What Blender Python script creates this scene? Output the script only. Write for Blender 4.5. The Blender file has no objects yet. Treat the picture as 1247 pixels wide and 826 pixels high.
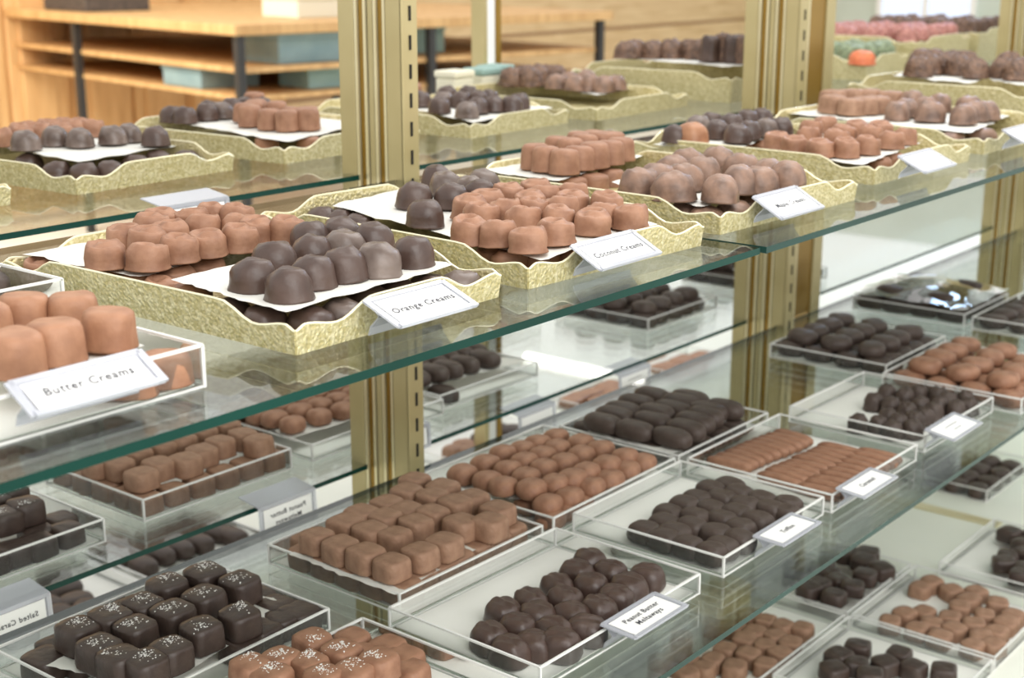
import bpy, bmesh, math, random
from mathutils import Vector, Matrix, noise
random.seed(7)
C_ = bpy.context.scene.collection
PI = math.pi
ZU, ZL, ZB = -.25, -.605, -.96          # tops of the upper shelf, the lower shelf and the deck; the eye is at the origin

# ------------------------------------------------------------------ data: places of the sweets, metres
DEBUG = False
C = {  # R, F and K trays hold the mirror image, modelled as solid sweets
 'T1': [('milk_cream', -0.2268, '0.621,0.890 0.638,0.862 0.671,0.935 0.675,0.910 0.670,0.865 0.699,0.868 0.727,0.863 0.704,0.920 0.715,0.957 0.740,0.923 0.751,0.951 0.761,0.902 0.758,0.878 0.773,0.858 0.735,0.971 0.782,0.961 0.789,0.938'),
   ('dark_cream', -0.2268, '0.643,0.751 0.638,0.709 0.690,0.782 0.673,0.724 0.704,0.723 0.730,0.716 0.771,0.719 0.727,0.782 0.755,0.775 0.789,0.777 0.761,0.819 0.788,0.812'),
   ('milk_cream_low', -0.249, '0.636,0.873 0.636,0.845 0.668,0.869 0.620,0.973 0.638,0.943 0.645,0.971 0.702,0.874 0.638,0.813 0.638,0.908'),
   ('dark_cream_low', -0.249, '0.623,0.754 0.624,0.719 0.642,0.693 0.670,0.692 0.714,0.710 0.746,0.714 0.789,0.688 0.766,0.700')],
 'T2': [('dark_cream', -0.2268, '0.895,0.820 0.959,0.891 0.980,0.864 1.031,0.916 1.057,0.951 1.021,0.877 1.009,0.855 1.062,0.895'),
   ('milk_cream', -0.2268, '0.945,0.813 0.981,0.823 1.018,0.828 1.052,0.823 0.924,0.781 0.952,0.778 1.002,0.790 1.031,0.797 1.055,0.782 0.864,0.743 0.868,0.716 0.864,0.683 0.935,0.744 0.974,0.764 0.990,0.745 1.023,0.758 0.950,0.719 0.905,0.687 0.959,0.690 0.992,0.704 1.032,0.727 0.998,0.678'),
   ('milk_cream_low', -0.249, '0.882,0.733 0.874,0.709 0.917,0.683 1.034,0.688 0.894,0.694'),
   ('dark_cream_low', -0.249, '0.918,0.971 0.918,0.945 0.912,0.916 1.005,0.974 1.045,0.973 0.950,0.969')],
 'T3': [('tall_milk_cream', -0.2268, '1.219,0.954 1.209,0.931 1.206,0.905 1.239,0.911 1.266,0.910 1.292,0.909 1.325,0.916 1.286,0.974 1.276,0.950 1.311,0.957 1.339,0.955 1.363,0.955 1.334,0.979 1.363,0.979'),
   ('maple_cream', -0.2268, '1.149,0.771 1.174,0.768 1.141,0.728 1.198,0.752 1.249,0.763 1.160,0.688 1.212,0.699 1.329,0.792 1.293,0.742 1.234,0.688 1.276,0.702 1.269,0.676 1.283,0.802 1.245,0.795'),
   ('tall_milk_cream_low', -0.249, '1.211,0.898 1.243,0.894 1.283,0.900'),
   ('maple_cream_low', -0.249, '1.157,0.722 1.189,0.690 1.242,0.707 1.149,0.696')],
 'T4': [('dark_cream', -0.2268, '1.496,0.954 1.570,0.938 1.549,0.898 1.585,0.902 1.623,0.899 1.648,0.892 1.645,0.994 1.649,0.966 1.692,0.966 1.605,0.989 1.714,0.957'),
   ('caramel_cream', -0.2268, '1.509,0.938'),
   ('milk_cream', -0.2268, '1.503,0.795 1.496,0.758 1.514,0.735 1.553,0.728 1.615,0.727 1.660,0.729 1.584,0.819 1.584,0.782 1.650,0.850 1.644,0.803 1.650,0.769 1.714,0.864 1.699,0.811 1.701,0.780 1.528,0.832'),
   ('milk_cream_low', -0.249, '1.597,0.918 1.613,0.898 1.558,0.714 1.604,0.721')],
 'T5': [('milk_pecan_bar', -0.2268, '1.926,0.960 1.916,0.926 1.943,0.918 1.969,0.912 1.994,0.994 2.027,0.979 2.041,0.958 2.049,0.929'),
   ('maple_cream', -0.2268, '1.903,0.850 1.943,0.856 1.909,0.804 1.986,0.844 1.908,0.757 1.956,0.761 1.985,0.755 2.049,0.893 2.041,0.847 2.043,0.804'),
   ('maple_cream_low', -0.249, '1.842,0.743 1.910,0.730')],
 'T6': [('nut_cluster', -0.1973, '2.260,0.979 2.317,0.983 2.350,0.971 2.331,0.939 2.408,1.038 2.458,1.037 2.455,1.002 2.402,0.957 2.285,0.894 2.328,0.864 2.296,0.829 2.447,0.899')],
 'R1': [('dark_cream', -0.2268, '0.957,1.512 1.006,1.525 1.016,1.489 1.055,1.478 1.083,1.483 1.078,1.425'),
   ('milk_cream', -0.2268, '0.994,1.577 1.051,1.597 1.046,1.570 1.026,1.584 1.030,1.611 1.069,1.577 1.090,1.567 1.075,1.601 1.057,1.617 1.084,1.617 1.008,1.600 0.960,1.569 1.090,1.593'),
   ('dark_cream_low', -0.249, '0.957,1.508 0.940,1.426 0.951,1.390 0.979,1.380 1.030,1.403 1.066,1.407 1.090,1.384')],
 'R2': [('dark_cream', -0.2268, '1.250,1.614 1.253,1.589 1.295,1.593 1.319,1.619 1.323,1.594 1.369,1.627 1.394,1.624 1.411,1.612'),
   ('tall_milk_cream', -0.2268, '1.283,1.489 1.279,1.446 1.281,1.413 1.302,1.426 1.305,1.401 1.310,1.531 1.334,1.540 1.357,1.561 1.351,1.512 1.331,1.428 1.411,1.627'),
   ('tall_milk_cream_low', -0.249, '1.236,1.405 1.270,1.363')],
 'R3': [('dark_cream', -0.2268, '1.566,1.403 1.546,1.333 1.592,1.353 1.625,1.349 1.644,1.331 1.679,1.345 1.615,1.485 1.639,1.460 1.652,1.436 1.671,1.417 1.696,1.418 1.713,1.517 1.728,1.487'),
   ('milk_cream', -0.2268, '1.728,1.607 1.728,1.607 1.728,1.607')],
 'R4': [('nut_cluster', -0.2268, '1.966,1.591 2.000,1.591 1.978,1.562 2.048,1.591 2.011,1.569 2.048,1.580 2.044,1.558 2.034,1.591'),
   ('maple_cream', -0.2268, '1.967,1.492 1.962,1.452 1.981,1.435 1.986,1.410 2.027,1.510 2.033,1.485 2.010,1.402 2.054,1.494')],
 'R5': [('nut_cluster', -0.1882, '2.184,1.501 2.218,1.508 2.235,1.478 2.255,1.452 2.282,1.431 2.263,1.403'),
   ('dark_nut_log', -0.1882, '2.212,1.343 2.231,1.327 2.228,1.301 2.225,1.278')],
 'BUT': [('milk_butter_cream', -0.2268, '0.451,0.700 0.424,0.700 0.488,0.702 0.501,0.755 0.478,0.774 0.447,0.768'),
   ('milk_butter_cream_low', -0.247, '0.478,0.671 0.503,0.671')],
 'PBM': [('milk_meltaway', -0.581, '0.916,0.992 0.916,0.958 0.916,0.924 0.917,0.890 0.959,0.995 0.960,0.961 0.967,0.934 0.952,0.885 0.986,0.884 0.987,1.000 0.994,0.973 1.003,0.939 1.025,0.999 1.060,1.004 1.093,1.022 1.067,0.973 1.096,0.984 1.025,0.971 1.034,0.944 1.068,0.942 1.033,0.903 1.051,0.881 1.095,0.940 1.086,0.898'),
   ('milk_meltaway_low', -0.602, '0.917,1.009 0.916,0.974 0.916,0.940 0.917,0.908 0.921,0.881 0.938,1.029 0.948,0.884 0.976,0.883 1.003,0.883 1.036,0.885 1.063,0.885 1.092,0.887')],
 'OV': [('milk_oval', -0.581, '1.155,1.007 1.198,1.009 1.236,1.014 1.264,1.007 1.289,1.003 1.324,1.002 1.157,0.972 1.197,0.975 1.230,0.977 1.263,0.976 1.292,0.976 1.326,0.967 1.154,0.946 1.194,0.946 1.229,0.948 1.259,0.941 1.294,0.942 1.322,0.934 1.168,0.918 1.198,0.908 1.222,0.902 1.251,0.903 1.285,0.899 1.319,0.897'),
   ('milk_oval', -0.589, '1.161,0.889 1.193,0.884 1.231,0.882 1.264,0.880 1.302,0.882 1.334,0.882'),
   ('milk_oval_low', -0.602, '1.154,0.880 1.184,0.883 1.171,0.924 1.209,0.883')],
 'OBL': [('dark_oblong', -0.581, '1.401,0.987 1.402,0.940 1.410,0.891 1.434,0.993 1.447,0.944 1.444,0.892 1.459,0.997 1.475,0.956 1.477,0.900 1.493,0.999 1.504,0.951 1.502,0.900 1.535,1.002 1.531,0.955 1.526,0.911 1.556,0.957 1.547,0.899'),
   ('dark_oblong_low', -0.602, '1.421,1.019 1.548,0.895 1.508,0.892 1.463,0.891 1.401,0.961 1.405,0.918')],
 'TOF': [('dark_toffee', -0.601, '1.183,0.777 1.240,0.785 1.214,0.773 1.179,0.750 1.270,0.783 1.296,0.783 1.247,0.756 1.223,0.745 1.180,0.722 1.279,0.755 1.330,0.787 1.260,0.730 1.225,0.716 1.179,0.693 1.313,0.761 1.287,0.727 1.338,0.755 1.312,0.732 1.252,0.702 1.225,0.688 1.339,0.726 1.319,0.704 1.281,0.699 1.345,0.697 1.199,0.693 1.355,0.777 1.198,0.750 1.322,0.688')],
 'CLU': [('dark_cluster', -0.601, '1.805,0.793 1.753,0.788 1.753,0.763 1.800,0.764 1.704,0.744 1.744,0.736 1.781,0.733 1.764,0.708 1.739,0.709 1.712,0.711 1.796,0.713 1.821,0.711 1.792,0.688 1.690,0.723 1.657,0.764 1.669,0.741 1.661,0.718 1.678,0.699 1.837,0.694 1.835,0.731 1.815,0.680 1.828,0.756')],
 'PBD': [('dark_meltaway', -0.601, '1.082,0.775 1.052,0.769 1.072,0.743 1.016,0.766 1.035,0.740 0.973,0.765 0.995,0.742 0.939,0.770 0.953,0.741 0.923,0.740 0.973,0.718 0.894,0.749 0.908,0.711 0.939,0.711 0.923,0.692 1.000,0.706 1.029,0.707 1.059,0.713 1.089,0.712 0.887,0.720 0.961,0.692')],
 'SAL': [('dark_salted_caramel', -0.581, '0.642,1.001 0.634,0.959 0.633,0.929 0.672,0.996 0.674,0.963 0.670,0.910 0.706,0.996 0.714,0.963 0.710,0.918 0.746,1.011 0.752,0.966 0.783,1.003 0.792,0.964 0.748,0.913 0.642,0.907'),
   ('dark_salted_caramel_low', -0.602, '0.640,1.030 0.642,1.000 0.812,0.940 0.816,0.913 0.815,0.969 0.727,1.041 0.798,0.915 0.770,0.913 0.618,1.016 0.743,0.907')],
 'SALM': [('milk_salted_caramel', -0.581, '0.760,0.834 0.759,0.798 0.719,0.828 0.730,0.805 0.694,0.838 0.743,0.768 0.768,0.763 0.722,0.781 0.697,0.814'),
   ('milk_salted_caramel_low', -0.602, '0.811,0.838 0.820,0.803 0.815,0.779 0.796,0.810 0.801,0.758')],
 'RSAL': [('dark_salted_caramel', -0.581, '0.776,1.286 0.747,1.283 0.789,1.336 0.762,1.325 0.719,1.286'),
   ('dark_salted_caramel_low', -0.602, '0.809,1.276 0.798,1.249 0.761,1.244 0.733,1.247 0.776,1.269 0.704,1.244')],
 'RPBM': [('milk_meltaway', -0.581, '0.914,1.272 0.919,1.319 0.947,1.285 0.955,1.336 0.973,1.270 0.988,1.332 1.007,1.282 1.015,1.329 1.038,1.287 1.053,1.335 1.074,1.288 1.086,1.333 0.906,1.344 1.071,1.255'),
   ('milk_meltaway_low', -0.602, '0.906,1.255 0.942,1.255 0.978,1.255 1.014,1.255 1.050,1.255 1.086,1.255'),
   ('milk_meltaway_low', -0.602, '0.906,1.285 0.906,1.323 0.906,1.362 0.906,1.400')],
 'DA': [('dark_fudge', -0.942, '1.981,0.947 1.926,0.932 1.902,0.912 1.854,0.900 1.832,0.865 1.880,0.859 1.978,0.888 2.010,0.895 1.928,0.861 1.966,0.852 1.925,0.961 1.988,0.918 1.831,0.905 1.887,0.887 1.883,0.958')],
 'DB': [('milk_fudge', -0.957, '1.971,0.789 1.999,0.783 1.992,0.748 2.008,0.716 1.975,0.714 1.989,0.676 1.940,0.714 1.869,0.769 1.893,0.749 1.831,0.774 1.865,0.726 1.900,0.712 1.939,0.676 1.834,0.734 1.869,0.694 1.902,0.677 1.934,0.642 1.831,0.699 1.870,0.654 1.898,0.643 1.833,0.651 1.964,0.643 1.854,0.630')],
 'DC': [('milk_fudge', -0.957, '1.660,0.967 1.674,0.943 1.720,0.943 1.719,0.915 1.678,0.910 1.650,0.911 1.607,0.917 1.547,0.942 1.557,0.968 1.596,0.982 1.569,0.914 1.612,0.884 1.571,0.880 1.651,0.879 1.685,0.883 1.681,0.855 1.730,0.862 1.720,0.888 1.645,0.852 1.603,0.851 1.520,0.967 1.541,0.912 1.514,0.923')],
 'DD': [('dark_fudge', -0.945, '1.708,0.766 1.627,0.762 1.662,0.746 1.669,0.774 1.688,0.716 1.701,0.681 1.720,0.647 1.643,0.716 1.724,0.712')],
 'DE': [('dark_fudge', -0.947, '2.245,0.753 2.213,0.718 2.153,0.722 2.174,0.702 2.122,0.717 2.120,0.681 2.162,0.675 2.257,0.719 2.088,0.678 2.104,0.654')],
 'F1': [('dark_oblong', -0.957, '1.317,1.910 1.300,1.870 1.275,1.848 1.349,1.868 1.401,1.871 1.438,1.869 1.276,1.789 1.319,1.800 1.353,1.798 1.388,1.790 1.435,1.803 1.371,1.870 1.441,1.765 1.268,1.886 1.303,1.831 1.461,1.851')],
 'F0': [('dark_round', -0.957, '1.130,1.758 1.124,1.722 1.167,1.870 1.094,1.778 1.147,1.812 1.087,1.736')],
 'F2': [('dark_round', -0.957, '2.144,1.775 2.159,1.744 2.089,1.763 2.162,1.803'),
   ('milk_fudge', -0.957, '2.026,1.761 2.006,1.733 1.988,1.756 1.996,1.708')],
 'F3': [('toffee_bar', -0.957, '2.481,1.781 2.546,1.780 2.419,1.781 2.531,1.739 2.459,1.732')],
 'F4': [('toffee_bar', -0.957, '2.760,1.768 2.832,1.765 2.888,1.752 2.755,1.731 2.807,1.719')],
 'CAR': [('milk_stick', -0.601, '1.429,0.820 1.444,0.819 1.459,0.817 1.474,0.816 1.489,0.815 1.504,0.813 1.519,0.812 1.534,0.810 1.549,0.809 1.564,0.808'),
   ('milk_stick', -0.601, '1.418,0.746 1.433,0.745 1.448,0.744 1.463,0.743 1.478,0.742 1.493,0.741 1.508,0.740 1.524,0.739 1.539,0.738 1.554,0.737'),
   ('milk_stick', -0.601, '1.414,0.693 1.431,0.693 1.448,0.693 1.465,0.693 1.482,0.693 1.499,0.693 1.516,0.693 1.533,0.693 1.550,0.693 1.567,0.693')],
 'DK2': [('dark_round', -0.602, '1.935,0.868 1.974,0.868 2.013,0.868 2.051,0.868 2.090,0.868 1.935,0.915 1.974,0.915 2.013,0.915 2.051,0.915 2.090,0.915 1.935,0.963 1.974,0.963 2.013,0.963 2.051,0.963 2.090,0.963 1.935,1.010 1.974,1.010 2.013,1.010 2.051,1.010 2.090,1.010'),
   ('dark_round', -0.585, '1.950,0.885 1.993,0.885 2.037,0.885 2.080,0.885 1.950,0.943 1.993,0.943 2.037,0.943 2.080,0.943 1.950,1.000 1.993,1.000 2.037,1.000 2.080,1.000')],
 'MK3': [('milk_round', -0.602, '1.895,0.655 1.940,0.655 1.985,0.655 2.029,0.655 2.074,0.655 1.895,0.703 1.940,0.703 1.985,0.703 2.029,0.703 2.074,0.703 1.895,0.752 1.940,0.752 1.985,0.752 2.029,0.752 2.074,0.752 1.895,0.800 1.940,0.800 1.985,0.800 2.029,0.800 2.074,0.800'),
   ('milk_round', -0.584, '1.915,0.672 1.963,0.672 2.012,0.672 2.060,0.672 1.915,0.729 1.963,0.729 2.012,0.729 2.060,0.729 1.915,0.785 1.963,0.785 2.012,0.785 2.060,0.785')],
 'BLU': [('dark_oblong', -0.602, '2.290,0.900 2.322,0.900 2.354,0.900 2.386,0.900 2.418,0.900 2.450,0.900 2.290,0.948 2.322,0.948 2.354,0.948 2.386,0.948 2.418,0.948 2.450,0.948 2.290,0.997 2.322,0.997 2.354,0.997 2.386,0.997 2.418,0.997 2.450,0.997 2.290,1.045 2.322,1.045 2.354,1.045 2.386,1.045 2.418,1.045 2.450,1.045'),
   ('dark_oblong', -0.583, '2.310,0.930 2.350,0.930 2.390,0.930 2.430,0.930 2.310,1.020 2.350,1.020 2.390,1.020 2.430,1.020')],
 'FAR': [('dark_round', -0.602, '2.295,0.690 2.341,0.690 2.386,0.690 2.431,0.690 2.477,0.690 2.295,0.737 2.341,0.737 2.386,0.737 2.431,0.737 2.477,0.737 2.295,0.783 2.341,0.783 2.386,0.783 2.431,0.783 2.477,0.783 2.295,0.830 2.341,0.830 2.386,0.830 2.431,0.830 2.477,0.830')],
 'DT2': [('dark_round', -0.957, '2.439,0.882 2.493,0.882 2.546,0.882 2.600,0.882 2.439,0.925 2.493,0.925 2.546,0.925 2.600,0.925 2.439,0.967 2.493,0.967 2.546,0.967 2.600,0.967 2.439,1.010 2.493,1.010 2.546,1.010 2.600,1.010')],
 'CL': [('dark_round', -0.247, '0.526,0.950 0.496,0.950 0.552,0.950')],
 'R0': [('milk_cream', -0.227, '0.772,1.360 0.722,1.360 0.747,1.360 0.772,1.400 0.722,1.400 0.747,1.400 0.772,1.440 0.722,1.440 0.747,1.440')],
 'ROV': [('milk_oval', -0.581, '1.155,1.288 1.198,1.286 1.236,1.281 1.264,1.288 1.289,1.292 1.324,1.292 1.157,1.323 1.197,1.320 1.230,1.318 1.263,1.319 1.292,1.319 1.326,1.328 1.154,1.349 1.194,1.349 1.229,1.347 1.259,1.354 1.294,1.353 1.322,1.361 1.168,1.377 1.198,1.387 1.222,1.393 1.251,1.392 1.285,1.396 1.319,1.398'),
   ('milk_oval', -0.589, '1.161,1.406 1.193,1.412 1.231,1.414 1.264,1.417 1.302,1.414 1.334,1.414'),
   ('milk_oval_low', -0.602, '1.154,1.415 1.184,1.412 1.171,1.371 1.209,1.413')],
 'ROBL': [('dark_oblong', -0.581, '1.401,1.308 1.402,1.353 1.410,1.401 1.434,1.302 1.447,1.349 1.444,1.400 1.459,1.298 1.475,1.338 1.477,1.392 1.493,1.296 1.504,1.343 1.502,1.392 1.535,1.293 1.531,1.339 1.526,1.382 1.556,1.336 1.547,1.394'),
   ('dark_oblong_low', -0.602, '1.421,1.273 1.548,1.397 1.508,1.400 1.463,1.401 1.401,1.331 1.405,1.374')],
 'RDK': [('dark_round', -0.602, '1.935,1.427 1.974,1.427 2.013,1.427 2.051,1.427 2.090,1.427 1.935,1.380 1.974,1.380 2.013,1.380 2.051,1.380 2.090,1.380 1.935,1.332 1.974,1.332 2.013,1.332 2.051,1.332 2.090,1.332 1.935,1.285 1.974,1.285 2.013,1.285 2.051,1.285 2.090,1.285'),
   ('dark_round', -0.585, '1.950,1.410 1.993,1.410 2.037,1.410 2.080,1.410 1.950,1.353 1.993,1.353 2.037,1.353 2.080,1.353 1.950,1.295 1.993,1.295 2.037,1.295 2.080,1.295')],
 'RBLU': [('dark_oblong', -0.602, '2.290,1.395 2.322,1.395 2.354,1.395 2.386,1.395 2.418,1.395 2.450,1.395 2.290,1.347 2.322,1.347 2.354,1.347 2.386,1.347 2.418,1.347 2.450,1.347 2.290,1.298 2.322,1.298 2.354,1.298 2.386,1.298 2.418,1.298 2.450,1.298 2.290,1.250 2.322,1.250 2.354,1.250 2.386,1.250 2.418,1.250 2.450,1.250'),
   ('dark_oblong', -0.583, '2.310,1.365 2.350,1.365 2.390,1.365 2.430,1.365 2.310,1.275 2.350,1.275 2.390,1.275 2.430,1.275')],
 'RTOF': [('dark_toffee', -0.601, '1.183,1.518 1.240,1.510 1.214,1.522 1.179,1.545 1.270,1.512 1.296,1.512 1.247,1.539 1.223,1.550 1.180,1.573 1.279,1.540 1.330,1.508 1.260,1.565 1.225,1.579 1.179,1.602 1.313,1.534 1.287,1.568 1.338,1.540 1.312,1.563 1.252,1.593 1.225,1.607 1.339,1.569 1.319,1.591 1.281,1.596 1.345,1.598 1.199,1.602 1.355,1.518 1.198,1.545 1.322,1.607')],
 'RCAR': [('milk_stick', -0.601, '1.429,1.474 1.444,1.476 1.459,1.477 1.474,1.478 1.489,1.480 1.504,1.481 1.519,1.483 1.534,1.484 1.549,1.486 1.564,1.487'),
   ('milk_stick', -0.601, '1.418,1.549 1.433,1.550 1.448,1.551 1.463,1.552 1.478,1.553 1.493,1.554 1.508,1.555 1.524,1.556 1.539,1.557 1.554,1.558'),
   ('milk_stick', -0.601, '1.414,1.600 1.431,1.600 1.448,1.600 1.465,1.600 1.482,1.600 1.499,1.600 1.516,1.600 1.533,1.600 1.550,1.600 1.567,1.600')],
 'RPBD': [('dark_meltaway', -0.601, '1.082,1.519 1.052,1.525 1.072,1.551 1.016,1.528 1.035,1.554 0.973,1.529 0.995,1.552 0.939,1.524 0.953,1.553 0.923,1.554 0.973,1.576 0.894,1.545 0.908,1.583 0.939,1.583 0.923,1.601 1.000,1.588 1.029,1.587 1.059,1.581 1.089,1.582 0.887,1.574 0.961,1.601')],
 'RCLU': [('dark_cluster', -0.601, '1.805,1.502 1.753,1.507 1.753,1.532 1.800,1.530 1.704,1.550 1.744,1.558 1.781,1.560 1.764,1.585 1.739,1.585 1.712,1.583 1.796,1.580 1.821,1.583 1.792,1.605 1.690,1.571 1.657,1.531 1.669,1.553 1.660,1.576 1.678,1.594 1.837,1.599 1.836,1.562 1.816,1.613 1.828,1.539')],
 'RSALM': [('milk_salted_caramel', -0.581, '0.760,1.460 0.759,1.497 0.719,1.470 0.728,1.492 0.694,1.457 0.743,1.525 0.766,1.532 0.726,1.511 0.698,1.478'),
   ('milk_salted_caramel_low', -0.602, '0.811,1.450 0.818,1.488 0.814,1.515 0.798,1.481 0.801,1.536')],
}
PAPERS = {
 'T1': [(-0.2288, '0.616,0.991 0.621,0.851 0.803,0.889 0.810,0.991'), (-0.2268, '0.625,0.819 0.611,0.683 0.789,0.695 0.810,0.842')],
 'T2': [(-0.2288, '0.924,0.963 0.853,0.662 1.038,0.676 1.089,0.990')],
 'T3': [(-0.2288, '1.179,0.997 1.171,0.886 1.384,0.925 1.384,0.997'), (-0.2288, '1.200,0.840 1.133,0.691 1.318,0.695 1.366,0.840')],
 'T4': [(-0.2288, '1.476,0.973 1.490,0.871 1.734,0.918 1.734,1.012'), (-0.2288, '1.496,0.830 1.476,0.696 1.689,0.721 1.734,0.900')],
 'T5': [(-0.2288, '1.889,1.012 1.831,0.716 2.069,0.752 2.069,1.012')],
 'T6': [(-0.1991, '2.265,1.024 2.198,0.866 2.390,0.897 2.484,1.062'), (-0.1991, '2.304,0.876 2.181,0.757 2.344,0.778 2.484,0.905')],
 'R1': [(-0.2288, '0.965,1.635 0.945,1.392 1.110,1.417 1.110,1.635')],
 'R2': [(-0.2288, '1.260,1.645 1.210,1.338 1.432,1.409 1.432,1.645')],
 'R3': [(-0.2288, '1.605,1.513 1.514,1.295 1.740,1.327 1.749,1.584')],
 'R4': [(-0.2288, '2.024,1.615 1.937,1.388 2.074,1.405 2.074,1.615')],
 'R5': [(-0.1899, '2.198,1.530 2.172,1.342 2.412,1.437 2.454,1.584'), (-0.1899, '2.170,1.345 2.146,1.264 2.427,1.280 2.454,1.510')],
 'BUT': [(-0.2288, '0.416,0.753 0.432,0.657 0.509,0.695 0.514,0.802')],
 'PBM': [(-0.583, '0.894,1.011 0.894,0.865 1.098,0.879 1.118,1.049')],
 'OV': [(-0.583, '1.137,1.022 1.159,0.907 1.352,0.886 1.365,1.043')],
 'OBL': [(-0.583, '1.389,1.003 1.389,0.872 1.576,0.894 1.597,1.035')],
 'SAL': [(-0.583, '0.605,1.014 0.636,0.890 0.817,0.921 0.801,1.050')],
 'SALM': [(-0.583, '0.701,0.821 0.712,0.751 0.799,0.785 0.792,0.848')],
 'RSAL': [(-0.583, '0.715,1.284 0.788,1.261 0.810,1.327 0.740,1.357')],
 'ROV': [(-0.583, '1.137,1.273 1.159,1.388 1.352,1.409 1.365,1.252')],
 'ROBL': [(-0.583, '1.389,1.292 1.389,1.423 1.576,1.401 1.597,1.260')],
 'RSALM': [(-0.583, '0.701,1.474 0.712,1.544 0.799,1.510 0.792,1.447')],
}
# sweets the photo shows nothing of
SKIP = set('BLU.0.10 BLU.0.11 BLU.0.20 BLU.0.21 BLU.0.22 BLU.0.23 BLU.0.8 BLU.0.9 CL.0.0 CL.0.1 DE.0.6 DE.0.9 DK2.0.12 DK2.0.13 DK2.0.14 DK2.0.16 DK2.0.18 DK2.0.19 DK2.0.8 DK2.0.9 F2.0.3 FAR.0.0 FAR.0.1 FAR.0.12 FAR.0.13 FAR.0.14 FAR.0.2 FAR.0.3 FAR.0.4 FAR.0.5 FAR.0.6 FAR.0.7 FAR.0.8 FAR.0.9 K1.0.15 K1.0.16 K2.0.10 K2.0.11 K2.0.12 K2.0.13 K2.0.14 K2.0.15 K2.0.4 K2.0.8 K2.0.9 K4.0.0 K4.0.1 K4.0.10 K4.0.11 K4.0.2 K4.0.3 K4.0.4 K4.0.5 K4.0.6 K4.0.7 K4.0.9 MK3.0.13 MK3.0.14 MK3.0.17 MK3.0.2 MK3.0.3 MK3.0.4 MK3.1.3 R0.0.0 R0.0.1 R0.0.2 R0.0.3 R0.0.4 R0.0.5 R0.0.6 R0.0.7 R0.0.8 R3.1.1 R3.1.2 R4.0.5 R4.0.7 RBLU.0.10 RBLU.0.11 RBLU.0.13 RBLU.0.14 RBLU.0.15 RBLU.0.16 RBLU.0.17 RBLU.0.18 RBLU.0.19 RBLU.0.2 RBLU.0.20 RBLU.0.21 RBLU.0.22 RBLU.0.3 RBLU.0.4 RBLU.0.5 RBLU.0.8 RBLU.0.9 RBLU.1.3 RBLU.1.4 RBLU.1.5 RBLU.1.6 RBLU.1.7 RCAR.0.3 RCAR.0.4 RCAR.0.5 RCAR.0.6 RCAR.0.7 RCAR.0.8 RCAR.0.9 RCAR.1.8 RCAR.1.9 RCAR.2.1 RCAR.2.2 RCAR.2.3 RCAR.2.4 RCAR.2.5 RCAR.2.6 RCAR.2.7 RCAR.2.8 RCAR.2.9 RCLU.0.10 RCLU.0.12 RCLU.0.13 RCLU.0.15 RCLU.0.16 RCLU.0.17 RCLU.0.18 RCLU.0.20 RCLU.0.7 RCLU.0.8 RCLU.0.9 RDK.0.1 RDK.0.12 RDK.0.13 RDK.0.14 RDK.0.2 RDK.0.3 RDK.0.4 RDK.0.7 RDK.0.8 RDK.0.9 ROBL.0.1 ROBL.0.2 ROBL.0.5 ROBL.0.8 ROBL.1.1 ROBL.1.2 ROBL.1.3 ROBL.1.4 ROBL.1.5 ROV.0.11 ROV.0.4 ROV.0.5 ROV.1.4 ROV.1.5 ROV.2.3 RPBD.0.10 RPBD.0.12 RPBD.0.13 RPBD.0.14 RPBD.0.15 RPBD.0.16 RPBD.0.18 RPBD.0.19 RPBD.0.20 RSAL.0.4 RSALM.0.0 RSALM.0.1 RSALM.0.2 RSALM.0.3 RSALM.0.4 RSALM.0.5 RSALM.0.6 RSALM.0.7 RSALM.0.8 RSALM.1.0 RSALM.1.1 RSALM.1.2 RSALM.1.3 RSALM.1.4 RTOF.0.12 RTOF.0.13 RTOF.0.19 RTOF.0.24 T1.2.5 T2.2.3 T2.3.3 T2.3.4'.split())

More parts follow.
